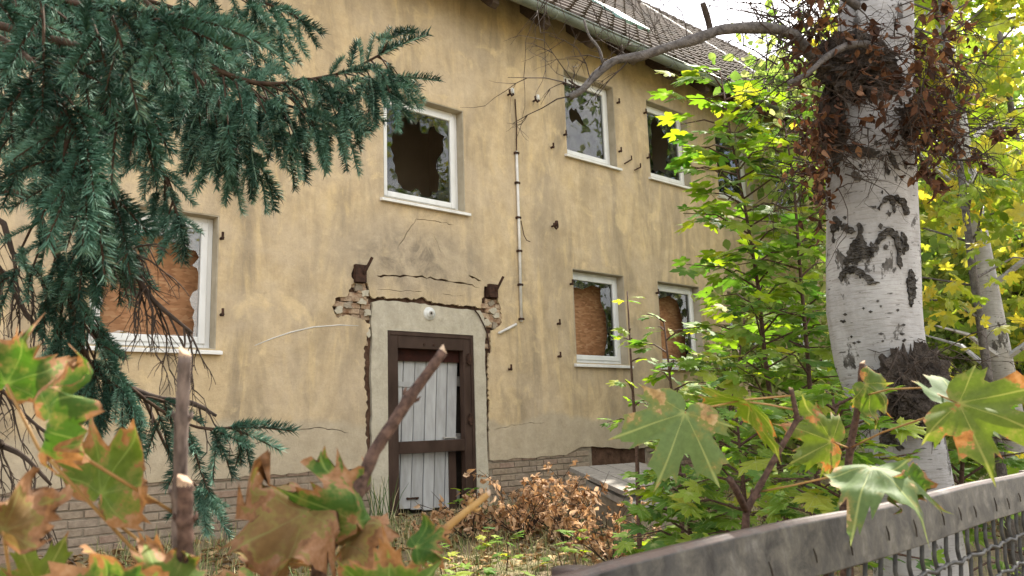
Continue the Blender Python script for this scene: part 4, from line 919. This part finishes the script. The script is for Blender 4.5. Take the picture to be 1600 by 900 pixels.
# ================================================================== MAPLE SAPLINGS (behind the fence)
def sapling(name, label, stem_px, nshoots, leaf_sc, seed, meshes, maxobj=300, side=.35, group='young maples behind the fence', start=.12, matn='leaf_green', spread=1.0, leafn=(5, 9)):
    rr_ = random.Random(seed); pts = [PD(*p) for p in stem_px]; b = pts[0].copy(); b.z = ground_z(b.x, b.y); pts = [b] + pts
    t = thing(name, label, 'sapling', b, group); m = MB(); m.tube(pts, list(np.linspace(.020, .004, len(pts))), 7); m.build('trunk', M['redstem'], t, True)
    tw = MB(); spots = []
    for k in range(nshoots):
        s = start + (1 - start) * (k + rr_.random()) / nshoots; p, d = lerp_poly(pts, s); a = k * 2.4 + rr_.uniform(-.5, .5); L = side * (1.15 - .75 * s) * rr_.uniform(.6, 1.25) * spread
        dd = Vector((math.cos(a), math.sin(a), rr_.uniform(.0, .45))).normalized(); e = p + dd * L; mid = p.lerp(e, .5) + Vector((0, 0, .12 * L)); tw.tube([p, mid, e], [.006, .0045, .002], 5)
        for q in range(rr_.randint(*leafn)):
            u_ = rr_.uniform(.15, 1.0); c, _ = lerp_poly([p, mid, e], u_); la = a + rr_.uniform(-1.5, 1.5); ld = Vector((math.cos(la), math.sin(la), rr_.uniform(-.45, .25))); s2 = leaf_sc * rr_.uniform(.6, 1.2)
            spots.append((c + ld * .075 * s2, ld, s2))
    tw.build('branches', M['redstem'], t)['kind'] = 'stuff'
    spots.sort(key=lambda q: (q[0] - CAM).length); J = Joined()
    for k, (p, ld, s2) in enumerate(spots):
        w = frame(p, ld, Vector((0, 0, 1)) + Vector((rr_.uniform(-.5, .5), rr_.uniform(-.9, .3), rr_.uniform(-.3, .2))), s2)
        if k < maxobj: instance('leaf', meshes[k % len(meshes)], t, w)
        else: J.add(meshes[k % len(meshes)], w, rr_.random())
    J.build('foliage', M[matn], t); return t
sapling('maple_sapling', 'tallest green maple sapling reaching the eaves left of the birch', [(1240, 900, 4.4), (1215, 700, 4.5), (1195, 560, 4.6), (1185, 450, 4.6), (1165, 330, 4.7), (1145, 230, 4.75), (1125, 110, 4.8)], 70, 1.32, 1, GL, side=.58, leafn=(4, 7))
sapling('maple_sapling', 'leafy maple sapling crowding the left side of the birch trunk', [(1290, 880, 4.2), (1272, 700, 4.3), (1262, 560, 4.4), (1250, 420, 4.5), (1240, 280, 4.6), (1225, 190, 4.7)], 44, 1.3, 2, GL, side=.46, leafn=(4, 6))
sapling('maple_sapling', 'thin maple sapling standing before the lower right windows', [(1068, 880, 4.6), (1060, 700, 4.7), (1048, 600, 4.75), (1037, 500, 4.8)], 18, 1.1, 3, GL, side=.38, leafn=(3, 6), start=.35)
sapling('maple_sapling', 'slender maple shoot with few leaves beside the boarded ground-floor window', [(1000, 880, 4.8), (995, 700, 4.9), (988, 600, 5.0), (980, 455, 5.1)], 9, .75, 4, GL, side=.20, leafn=(2, 4), start=.5)
sapling('maple_sapling', 'bushy green maple sapling low behind the fence rail', [(1180, 1000, 3.3), (1170, 860, 3.3), (1160, 740, 3.3), (1150, 640, 3.3)], 30, .8, 5, GLB + GL, side=.50, leafn=(5, 8), start=.3)
sapling('maple_sapling', 'green maple sapling low in front of the birch foot', [(1330, 980, 2.8), (1325, 820, 2.8), (1310, 700, 2.9), (1300, 610, 2.9)], 26, .75, 6, GLB + GL, side=.36, leafn=(4, 7), start=.35)
sapling('maple_sapling', 'green maple sapling right of the birch foot', [(1500, 980, 3.6), (1500, 800, 3.6), (1505, 690, 3.6), (1510, 620, 3.6)], 26, .9, 7, GLB + GL, side=.42, leafn=(4, 7), start=.35)
sapling('maple_sapling', 'green maple sapling filling the gap below the third lower window', [(1120, 900, 5.6), (1125, 700, 5.7), (1150, 600, 5.8), (1165, 480, 5.9)], 36, 1.5, 8, GL, side=.60, leafn=(4, 6))
sapling('maple_sapling', 'low green maple sapling between the hatch and the fence', [(1085, 980, 3.6), (1080, 860, 3.6), (1075, 790, 3.7), (1070, 740, 3.7)], 20, .85, 9, GLB + GL, side=.40, leafn=(4, 7), start=.4)

# ================================================================== FENCE
FY = lambda x: -7.415 + (x - .5) * .035 + (.028 * (x - 1.5) if x > 1.5 else 0)
fence = thing('wire_fence', 'weathered galvanised fence rail with crimped wire mesh at lower right', 'fence', (1.3, -7.38, ground_z(1.3, -7.38)))
ZT = .826
m = MB(); xs = np.linspace(.50, 4.2, 38); prof = [(.022, -.006), (.021, -.002), (.006, .0), (.0, -.005), (-.002, -.070), (.003, -.072), (.005, -.010), (.019, -.008)]
vs = []
for x in xs:
    wob = .0025 * math.sin(x * 9) ; end = max(0, .62 - x) / .12
    for (dy, dz) in prof: vs.append((x, FY(x) + dy * 1.0 + wob * .4, ZT + dz * (1 - .35 * min(1, end)) + wob * .6 - .006 * end))
npf = len(prof); m.add(vs, [(i * npf + k, i * npf + (k + 1) % npf, (i + 1) * npf + (k + 1) % npf, (i + 1) * npf + k) for i in range(len(xs) - 1) for k in range(npf)] + [tuple(range(npf)), tuple(range(len(xs) * npf - 1, (len(xs) - 1) * npf - 1, -1))])
m.build('rail', M['fence'], fence, bevel=.002)
x = .86
while x < 2.9:   # thin dark tubes painting the shade in slots for the wire ends
    m = MB(); y = FY(x) - .0045; h_ = random.uniform(.016, .028); c_ = random.uniform(-.048, -.04); m.tube([(x - .003, y + .001, ZT + c_ + h_ / 2), (x, y, ZT + c_), (x + .003, y + .001, ZT + c_ - h_ / 2)], [.0008, .0014, .0009], 5); m.build('slot_shade', M['gap_shade'], fence); x += random.uniform(.07, .12)
def crimp(m, p0, p1, r_, amp, per, n_axis):
    L = (p1 - p0).length; k = max(4, int(L / per * 4)); pts = [p0.lerp(p1, i / k) + n_axis * (amp * math.sin(2 * math.pi * (i / k) * L / per)) for i in range(k + 1)]; m.tube(pts, r_, 5)
x = .62
while x < 4.1:
    m = MB(); y = FY(x) + .006; crimp(m, Vector((x, y, ZT - .06)), Vector((x + .02, y, ground_z(x, y) + .1)), .0034, .0036, .05, Vector((1, 0, .0))); m.build('wire', M['wire'], fence, True); x += .05
zf = ZT - .115
while zf > ZT - .95:
    m = MB(); pts = [Vector((x, FY(x) + .002 + .004 * math.sin(x * 63 + zf * 80), zf + .003 * math.sin(x * 120))) for x in np.linspace(.6, 4.1, 160)]; m.tube(pts, .0034, 5); m.build('wire', M['wire'], fence, True); zf -= .05
for x in (.56, 2.05, 3.6):
    m = MB(); y = FY(x) + .028; m.tube([(x, y, ground_z(x, y) - .2), (x, y, ZT - .006)], .02, 10); m.build('post', M['fence'], fence, True)

# ================================================================== FOREGROUND MAPLE SHOOTS
def shoot(label, stem_px, r0, r1, cut=True, matn='cutstick', name='maple_shoot', group=None):
    pts = [PD(*p) for p in stem_px]; b = pts[0].copy(); t = thing(name, label, 'shoot', b, group)
    m = MB(); q = []; rad = []; N_ = 40
    for i in range(N_ + 1):
        p, d = lerp_poly(pts, i / N_); q.append(p + rv(.0003)); rad.append((r0 + (r1 - r0) * i / N_) * (random.uniform(.95, 1.05) + (.22 if i % 13 == 6 else 0)))
    m.tube(q, rad, 12)
    for i in (6, 19, 32):
        for sg in (-1, 1):
            d = (q[i + 1] - q[i - 1]).normalized(); sd_ = d.cross(fwd).normalized() * sg; b0 = q[i] + sd_ * rad[i] * .8; m.tube([b0, b0 + sd_ * .0022 + d * .003, b0 + sd_ * .0026 + d * .007], [.0020, .0018, .0004], 6)
    m.build('stem', M[matn], t, True)
    if cut:
        d = (pts[-1] - pts[-2]).normalized(); m = MB(); sl = random.choice((-1, 1)) * 1.1; N3 = 12; bx_ = d.cross(fwd).normalized(); by_ = d.cross(bx_); vv = []
        for zz in (-.001, 0): vv += [pts[-1] + d * (zz if zz else r1 * (.6 + sl * .55 * math.cos(2 * math.pi * k / N3) + random.uniform(-.2, .2))) + (bx_ * math.cos(2 * math.pi * k / N3) + by_ * math.sin(2 * math.pi * k / N3)) * r1 * (1.0 if zz else .93) for k in range(N3)]
        m.add(vv, [(k, (k + 1) % N3, N3 + (k + 1) % N3, N3 + k) for k in range(N3)] + [tuple(range(N3, 2 * N3))]); m.build('cut_end', M['cutend'], t)
    return t
def bigleaf(t, px, py, D, tip_px, size_px, matn, seed, curl=.2, crumple=.1, nrm=None, fold=0.0, petiole=None, roll=0):
    """leaf with its petiole junction at (px,py), tip towards tip_px, facing mostly the viewer"""
    p = PD(px, py, D); q = PD(tip_px[0], tip_px[1], D + (tip_px[2] if len(tip_px) > 2 else 0)); size = size_px / F_PX * D * (.86 if px < 720 else 1)
    nr = -fwd if nrm is None else (-fwd + rgt * nrm[0] + Vector((0, 0, 1)) * nrm[1])
    me = maple_mesh('leaf', M[matn], size, seed, True, curl, crumple, 0, fold=fold); o = instance('leaf', me, t, frame(p, q - p, nr))
    if petiole:
        m = MB(); pts = [PD(*c) for c in petiole]; m.tube([p] + pts, [.0012] + [.0014] * len(pts), 6); m.build('petiole', M['petiole'], o, True)
    return o
M['petiole'] = simple('orange leaf stalk', (.26, .14, .05), (.36, .22, .08), 40, .5, .1, .001)
# left, close to the lens
sA = shoot('upright cut grey stick on the left below the boarded window', [(283, 1150, .66), (280, 900, .66), (281, 760, .66), (283, 680, .66), (289, 556, .66)], .0066, .0052)
sB = shoot('short cut brown stick stub beside the upright grey stick', [(292, 1150, .60), (290, 900, .60), (289, 756, .60)], .0062, .0058, True, 'redstem')
sC = shoot('long slanting cut brown stick crossing the door', [(470, 1150, .70), (500, 880, .70), (545, 800, .70), (585, 705, .72), (640, 622, .74), (692, 550, .76)], .0074, .0046, True, 'redstem')
m = MB(); p = PD(643, 622, .74); 
sD = shoot('slim cut orange twig slanting up in front of the door foot', [(600, 960, .74), (660, 858, .74), (720, 806, .75), (763, 772, .76)], .0042, .0030, True, 'petiole')
L1 = 'leaf_fore'
bigleaf(sA, 78, 655, .62, (170, 590, -.03), 165, L1, 1, .1, .42, (.25, .5), petiole=[(140, 720, .64), (270, 800, .66)])
bigleaf(sA, 158, 772, .66, (220, 660), 172, L1, 2, .1, .24, (-.1, .2), petiole=[(160, 800, .66), (275, 890, .66)])
bigleaf(sA, 10, 600, .64, (55, 505), 130, L1, 3, .3, .34, (.4, .2), petiole=[(60, 700, .65), (275, 930, .66)])
bigleaf(sB, 165, 985, .56, (150, 800), 215, L1, 4, .1, .22, (0, .1), petiole=[(210, 1010, .58), (290, 1010, .60)])
bigleaf(sB, 262, 930, .58, (225, 850), 130, L1, 5, .25, .30, (.2, .7), petiole=[(285, 960, .60)])
bigleaf(sC, 400, 985, .58, (410, 830), 175, L1, 6, .1, .30, (0, .2), petiole=[(440, 1000, .64), (480, 1010, .70)])
bigleaf(sC, 480, 800, .68, (330, 850, -.05), 195, 'leaf_brown', 7, .35, .46, (.1, 1.0), petiole=[(530, 825, .70)])
bigleaf(sC, 556, 815, .68, (530, 690), 150, L1, 8, .35, .50, (.9, .1), fold=.6, petiole=[(545, 815, .70)])
bigleaf(sC, 610, 960, .60, (600, 820), 165, L1, 9, .15, .24, (-.1, .3), petiole=[(590, 980, .65), (500, 980, .70)])
bigleaf(sD, 650, 855, .66, (690, 830), 85, L1, 10, .4, .40, (.1, .9), petiole=[(655, 890, .74)])
bigleaf(sC, 540, 850, .69, (640, 805), 105, 'leaf_brown', 13, .4, .40, (.1, 1.2), petiole=[(520, 880, .70)])
bigleaf(sA, 5, 830, .55, (40, 740), 140, 'leaf_brown', 11, .3, .46, (.8, .3), petiole=[(20, 930, .6), (275, 1010, .66)])
bigleaf(sA, 60, 920, .6, (30, 850), 110, 'leaf_olive', 12, .2, .10, (.1, .8), petiole=[(160, 970, .64), (276, 1020, .66)])
bigleaf(sC, 450, 880, .7, (400, 770), 110, 'leaf_brown', 14, .4, .5, (.6, .5), petiole=[(500, 885, .70)])
# right, over the fence
sE = shoot('forked cut brown shoot rising behind the rail with a broad pale leaf', [(1165, 1000, 1.06), (1165, 830, 1.06), (1166, 798, 1.06), (1200, 735, 1.08), (1246, 655, 1.10), (1236, 608, 1.10)], .0058, .0030, True, 'redstem', group=None)
m = MB(); m.tube([PD(1166, 798, 1.06), PD(1150, 765, 1.04), PD(1139, 748, 1.03)], [.0050, .0045, .0042], 8); m.build('side_stem', M['redstem'], sE, True)
sF = shoot('upright cut brown shoot in front of the birch holding long-stalked leaves', [(1322, 1000, 1.30), (1318, 790, 1.30), (1330, 690, 1.30), (1340, 640, 1.30), (1347, 568, 1.30)], .0072, .0044, True, 'redstem')
bigleaf(sE, 1070, 645, 1.0, (1034, 742, -.03), 135, 'leaf_pale', 21, .12, .05, (.0, .25), petiole=[(1100, 638, 1.03), (1160, 625, 1.08), (1236, 618, 1.10)])
bigleaf(sE, 1167, 628, 1.06, (1180, 700, .2), 120, 'leaf_olive', 22, .1, .1, (.2, 1.1), fold=.3, petiole=[(1200, 632, 1.08), (1240, 640, 1.10)])
bigleaf(sF, 1498, 630, 1.0, (1590, 660, -.05), 150, 'leaf_olive', 23, .15, .08, (-.1, .6), petiole=[(1440, 606, 1.1), (1390, 608, 1.2), (1345, 620, 1.30)])
bigleaf(sF, 1500, 632, 1.03, (1600, 590, .1), 130, 'leaf_pale', 24, .2, .10, (-.2, 1.0), petiole=[(1440, 655, 1.1), (1380, 675, 1.2), (1328, 700, 1.30)])
bigleaf(sF, 1352, 600, 1.28, (1400, 640), 75, 'leaf_olive', 25, .2, .15, (.6, .4), petiole=[(1344, 600, 1.30)])
bigleaf(sE, 1362, 730, .98, (1460, 790, -.1), 135, 'leaf_pale', 26, .5, .22, (.2, .9), petiole=[(1320, 740, 1.0), (1240, 758, 1.04), (1190, 768, 1.07)])
bigleaf(sF, 1420, 745, .96, (1430, 800), 80, L1, 27, .5, .40, (.5, .1), petiole=[(1380, 735, 1.1), (1322, 760, 1.30)])
bigleaf(sF, 1300, 690, 1.2, (1230, 660), 95, 'leaf_olive', 28, .25, .1, (-.2, .7), petiole=[(1326, 700, 1.30)])

# ================================================================== SPRUCE
def shoot_mesh(seed, L=.10, nl=.024, n_needles=230):
    rr_ = random.Random(seed); m = MB(); bend = rr_.uniform(-.12, .12)
    def ax(t): return Vector((bend * L * t * t, t * L, -.12 * L * t * t))
    m.tube([ax(0), ax(.5), ax(.97)], [.0024, .002, .0014], 4, rnd=0.0)
    for k in range(n_needles):
        t = (k + rr_.random()) / n_needles; a = rr_.uniform(0, 6.283); el = R(rr_.uniform(38, 68)) * (1 - .35 * max(0, t - .8) / .2)
        if math.sin(a) < -.5 and rr_.random() < .45: a = -a
        d = Vector((math.cos(a) * math.sin(el), math.cos(el), math.sin(a) * math.sin(el) + .12)).normalized(); p = ax(t); l = nl * rr_.uniform(.75, 1.1) * (1 - .25 * max(0, .15 - t) / .15)
        s = d.cross(Vector((rr_.uniform(-1, 1), rr_.uniform(-1, 1), rr_.uniform(-1, 1)))).normalized() * .00095
        md = p + d * l * .5 + Vector((0, 0, .0016)); e = p + d * l; rn = rr_.uniform(0, .26) + .14 * t
        m.add([p - s * .8, p + s * .8, md + s, md - s, e], [(0, 1, 2, 3), (3, 2, 4)], rnd=rn)
    me = m.mesh('shoot', M['needle']); me.materials.append(M['twig'])
    mi = np.zeros(len(me.polygons), int); mi[:10] = 1; me.polygons.foreach_set('material_index', mi.tolist()); return me
SH = [shoot_mesh(k, .10 + .01 * (k % 3)) for k in range(5)]
spr_base = PD(-420, 450, 2.0); spr_base.z = ground_z(spr_base.x, spr_base.y)
spruce = thing('spruce_tree', 'blue spruce with drooping needle boughs filling the upper left', 'spruce tree', spr_base)
m = MB(); m.tube([spr_base - Vector((0, 0, .1)), spr_base + Vector((0, 0, 2.5)), spr_base + Vector((0, 0, 6))], [.13, .11, .05], 12); m.build('trunk', M['twig'], spruce, True)
SPOTS = []; rs = random.Random(33)
def bough(pts, r0, n_side, Ls, droop, side_px=(-1, 1), sh_step=.05, sc=1.0, bare=0.0, updown=.3, brn=True):
    P = [PD(*p) for p in pts]; o, q = limb('bough', P, r0, .0025, 'twig', parent=spruce, n=6); tw = MB()
    for k in range(n_side):
        s = bare + (1 - bare) * (k + rs.random() * .8) / n_side; p, d = lerp_poly(q, min(s, .995)); sgn = 1 if k % 2 else -1
        sd = d.cross(fwd).normalized() * sgn; L = Ls * (1.1 - .65 * s) * rs.uniform(.6, 1.2)
        dd = (d * .75 + sd * rs.uniform(.25, .9) * (1 if updown else 1) + fwd * rs.uniform(-.6, .6) + Vector((0, 0, -droop))).normalized(); c = [p]; v = dd
        for j in range(4): v = (v + Vector((0, 0, -droop * .35)) + rv(.12)).normalized(); c.append(c[-1] + v * L / 4)
        tw.tube(c, [.003, .0026, .0022, .002, .0016], 4, cap=False); nn = max(1, int(L / sh_step))
        for j in range(nn):
            u_ = (j + .6) / nn; a, b = lerp_poly(c, min(.99, u_)); ss = 1 if j % 2 else -1; sv = b.cross(fwd + rv(.8)).normalized() * ss
            SPOTS.append((a, (b * .8 + sv * .7 + Vector((0, 0, rs.uniform(-.25, .15))) - fwd * rs.uniform(-.1, .7)).normalized(), sc * rs.uniform(.6, 1.0)))
        SPOTS.append((c[-1] - v * .03, v, sc * rs.uniform(.8, 1.1)))
    nb = max(4, int(n_side * .6))
    for k in range(nb):
        s = bare + (1 - bare) * (k + rs.random()) / nb; p, d = lerp_poly(q, min(s, .99)); SPOTS.append((p, (d * .9 + rv(.8) - fwd * .3).normalized(), sc * rs.uniform(.6, .95)))
    d = (q[-1] - q[-3]).normalized(); SPOTS.append((q[-1] - d * .02, d, sc * 1.15))
    if tw.v: tw.build('branchlets', M['twig'], o)['kind'] = 'stuff'
# nearest, top left
bough([(-420, -160, 1.75), (-120, -40, 1.4), (60, -5, 1.2), (170, 15, 1.12), (255, 33, 1.1)], .009, 16, .15, .35)
bough([(-420, -120, 1.75), (-60, 30, 1.35), (60, 110, 1.2), (110, 190, 1.16), (125, 260, 1.16)], .009, 18, .13, .35)
bough([(-420, -60, 1.9), (-60, 80, 1.5), (40, 160, 1.4), (110, 250, 1.35), (170, 300, 1.35)], .009, 16, .14, .5)
bough([(-420, -100, 1.9), (0, 40, 1.5), (120, 70, 1.35), (170, 110, 1.3), (200, 150, 1.3)], .009, 16, .14, .5)
# darker boughs further in
bough([(-420, -300, 3.2), (-50, -120, 3.0), (120, -20, 2.9), (260, 60, 2.9), (330, 130, 2.9)], .010, 26, .45, .8, sc=1.6, sh_step=.07)
bough([(-420, -100, 3.2), (-120, 0, 3.0), (0, 80, 2.9), (80, 170, 2.9), (130, 260, 2.9)], .010, 18, .38, .8, sc=1.6, sh_step=.07)
bough([(-300, -260, 2.0), (-60, -60, 1.8), (60, -20, 1.75), (200, 10, 1.7), (300, 40, 1.7)], .009, 24, .22, .6, sc=1.1)
# long bough to the upper window
bough([(-420, -250, 2.3), (0, -120, 2.2), (200, -20, 2.15), (310, 90, 2.15), (400, 130, 2.15), (480, 125, 2.2), (545, 110, 2.22), (600, 82, 2.25)], .012, 34, .24, .75, sc=1.1, bare=.45, sh_step=.06)
bough([(310, 90, 2.2), (380, 140, 2.2), (450, 165, 2.2), (520, 185, 2.2)], .006, 14, .20, .8, sc=1.1, sh_step=.06)
bough([(300, 110, 2.2), (340, 160, 2.2), (370, 210, 2.2), (400, 250, 2.2)], .006, 12, .18, .8, sc=1.05, sh_step=.06)
bough([(200, -40, 2.3), (330, -15, 2.3), (400, 0, 2.3), (450, 20, 2.3)], .007, 14, .20, .6, sc=1.1, sh_step=.055)
bough([(100, 0, 2.5), (250, 40, 2.5), (320, 100, 2.5), (350, 180, 2.5)], .008, 24, .30, .8, sc=1.3, sh_step=.06)
bough([(60, -40, 2.6), (230, 0, 2.6), (320, 30, 2.6), (390, 60, 2.6)], .008, 24, .30, .8, sc=1.3, sh_step=.06)
bough([(-100, -40, 2.3), (150, 60, 2.2), (220, 160, 2.1), (250, 250, 2.05), (280, 345, 2.0)], .008, 20, .17, .7, sc=1.0)
bough([(-420, 0, 2.0), (-100, 90, 1.8), (60, 200, 1.7), (120, 280, 1.7), (170, 320, 1.7)], .010, 16, .18, .6, sc=1.0)
bough([(-420, 160, 2.0), (-60, 280, 1.75), (20, 298, 1.7), (75, 322, 1.65), (130, 355, 1.6), (160, 385, 1.6)], .018, 12, .13, .3, sc=.95, bare=.78)
bough([(60, 330, 1.7), (95, 420, 1.65), (115, 490, 1.65), (135, 560, 1.65), (170, 600, 1.65)], .006, 24, .13, .4, sc=.9)
bough([(95, 440, 1.7), (150, 520, 1.7), (190, 590, 1.7), (250, 640, 1.7), (310, 668, 1.72), (375, 667, 1.75)], .006, 13, .10, .3, sc=.95, bare=.2)
bough([(220, 610, 1.8), (270, 720, 1.8), (300, 752, 1.8), (320, 775, 1.8)], .004, 3, .05, .2, sc=.9, bare=.8)
SPOTS.sort(key=lambda q: (q[0] - CAM).length); vis = []; oth = []
for p, d, s in SPOTS:
    v = p - CAM; D = v.dot(fwd); u_ = 800 + F_PX * v.dot(rgt) / D; w_ = 450 - F_PX * v.dot(upv) / D; (vis if (-20 < u_ < 700 and -20 < w_ < 850) else oth).append((p, d, s))
J = Joined()
for k, (p, d, s) in enumerate(vis + oth):
    w = frame(p, d, Vector((0, 0, 1)) + rv(.2), s)
    if k < 300: instance('shoot', SH[k % 5], spruce, w)
    else: J.add(SH[k % 5], w, rs.random() * .55)
J.build('needles', M['needle'], spruce, False)
print('SHOOTS', len(vis), len(oth))
# dead lower branches of the spruce
def dead(pts, r0, n_tw, L, seed):
    rr_ = random.Random(seed); o, q = limb('dead_branch', pts, r0, .003, 'deadtwig', parent=spruce, n=7); tw = MB()
    for k in range(n_tw):
        p, d = lerp_poly(q, rr_.uniform(.1, .99)); twig(p, d + Vector((0, 0, -.7)) + rgt * rr_.uniform(-.7, .7), L * rr_.uniform(.5, 1.2), .0026, 2, tw, rr_, None, .22)
    tw.build('twigs', M['deadtwig'], o)['kind'] = 'stuff'
dead([(-420, 200, 1.9), (-40, 320, 1.75), (20, 395, 1.7), (80, 450, 1.7), (150, 530, 1.7)], .008, 22, .16, 1)
dead([(-420, 330, 2.0), (-60, 400, 1.8), (0, 420, 1.8), (40, 490, 1.8), (100, 560, 1.8)], .008, 16, .16, 2)
dead([(-420, 480, 1.9), (-60, 600, 1.7), (0, 608, 1.7), (40, 650, 1.7), (90, 690, 1.7)], .006, 9, .12, 3)
dead([(-420, 560, 1.8), (-40, 680, 1.65), (0, 695, 1.65), (40, 715, 1.65), (80, 758, 1.65)], .011, 9, .12, 4)
dead([(175, 410, 1.6), (200, 380, 1.6), (215, 430, 1.6), (240, 470, 1.6), (300, 520, 1.6)], .010, 16, .15, 5)
dead([(180, 590, 1.75), (230, 620, 1.75), (300, 630, 1.75), (338, 650, 1.75)], .012, 6, .10, 6)
dead([(-200, 820, 1.8), (0, 790, 1.8), (60, 800, 1.8), (90, 880, 1.8)], .008, 8, .12, 7)

# ================================================================== BACKGROUND TREES on the right
OV = [oval_mesh('leaf', M['leaf_light'], .16, 90 + k, .3) for k in range(3)]
def bgtree(name, label, px, py, D, h, cr, cz, n, leafs, matn, trunk_r=.1, leaf_sc=1.0, trunk_mat='greytwig', seed=1, nobj=0, group='trees beyond the house', lean=(0, 0), zr=1.0):
    rr_ = random.Random(seed); b = PD(px, py, D); b.z = ground_z(b.x, max(b.y, -9)); t = thing(name, label, 'tree', b, group); top = b + Vector((lean[0], lean[1], h)); m = MB()
    m.tube([b - Vector((0, 0, .1)), b.lerp(top, .4) + Vector((rr_.uniform(-.1, .1), rr_.uniform(-.1, .1), 0)), top], [trunk_r, trunk_r * .75, trunk_r * .15], 9); m.build('trunk', M[trunk_mat], t, True)
    tw = MB(); ends = []
    for k in range(36):
        p = b.lerp(top, rr_.uniform(.12, .97)); a = rr_.uniform(0, 6.28); L = cr * rr_.uniform(.5, 1.05); e = p + Vector((math.cos(a) * L, math.sin(a) * L, rr_.uniform(.0, .5) * L)); tw.tube([p, p.lerp(e, .5) + Vector((0, 0, .1 * L)), e], [trunk_r * .28, trunk_r * .18, .006], 5); ends.append((p, e))
    tw.build('branches', M[trunk_mat], t)['kind'] = 'stuff'; pts = []
    clumps = []
    for k in range(max(40, n // 60)):
        p, e = rr_.choice(ends); clumps.append((p.lerp(e, rr_.uniform(.45, 1.05)), rr_.uniform(.22, .5) * cr * .55))
    for k in range(n):
        c, r_ = rr_.choice(clumps); pts.append(c + Vector((rr_.gauss(0, 1), rr_.gauss(0, 1), rr_.gauss(0, .6) * zr)) * r_)
    pts.sort(key=lambda p: (p - CAM).length); J = Joined()
    for k, p in enumerate(pts):
        w = frame(p, rv() + Vector((0, 0, -.3)), rv(.8) + Vector((0, 0, .6)), leaf_sc * rr_.uniform(.6, 1.2))
        if k < nobj: instance('leaf', leafs[k % len(leafs)], t, w)
        else: J.add(leafs[k % len(leafs)], w, rr_.random())
    J.build('crown', M[matn], t); return t
YL = [maple_mesh('leaf', M['leaf_yellow'], .10, 50 + k, False, .25, .1, .6) for k in range(4)]
bgtree('maple_tree', 'young maple with yellow-green autumn leaves right of the birch', 1555, 640, 5.4, 5.6, .85, 0, 1100, YL, 'leaf_yellow', .035, 1.0, 'greytwig', 3, 220, 'maples right of the birch')
bgtree('maple_tree', 'yellow leaved maple at the right edge behind the pale slim trunk', 1640, 640, 8.5, 7.5, 1.6, 0, 2600, YL, 'leaf_yellow', .06, 1.3, 'greytwig', 4, 100, 'maples right of the birch')
bgtree('pale_trunk_tree', 'slim pale-barked tree trunk at the right edge', 1592, 640, 6.6, 8.0, 1.2, 0, 500, YL, 'leaf_yellow', .10, 1.1, 'birch', 5, 0, lean=(-.55, .1))
bgtree('broad_tree', 'light green tree far behind the birch trunk', 1500, 640, 13, 8.5, 3.0, 0, 5200, OV, 'leaf_light', .14, 1.2, 'greytwig', 6, zr=.8)
bgtree('broad_tree', 'light green tree at the far end of the house wall', 1290, 640, 17, 9.0, 3.2, 0, 5000, OV, 'leaf_light', .14, 1.2, 'greytwig', 7)
bgtree('broad_tree', 'far bright green tree at the right edge', 1650, 640, 17, 10, 3.6, 0, 5200, OV, 'leaf_light', .16, 1.3, 'greytwig', 8)
bgtree('bush', 'pale green bush just right of the birch trunk', 1485, 640, 9.5, 4.0, 1.3, 0, 5200, OV, 'leaf_light', .04, .8, 'greytwig', 9, group='bushes behind the birch')
bgtree('bush', 'pale green bush at the right edge behind the fence', 1600, 640, 9.0, 3.2, 1.3, 0, 4200, OV, 'leaf_light', .04, .8, 'greytwig', 10, group='bushes behind the birch')
bgtree('bush', 'light green bush before the far end of the house wall', 1250, 640, 11.5, 2.6, 1.2, 0, 3000, OV, 'leaf_light', .04, .9, 'greytwig', 11, group='bushes behind the birch')
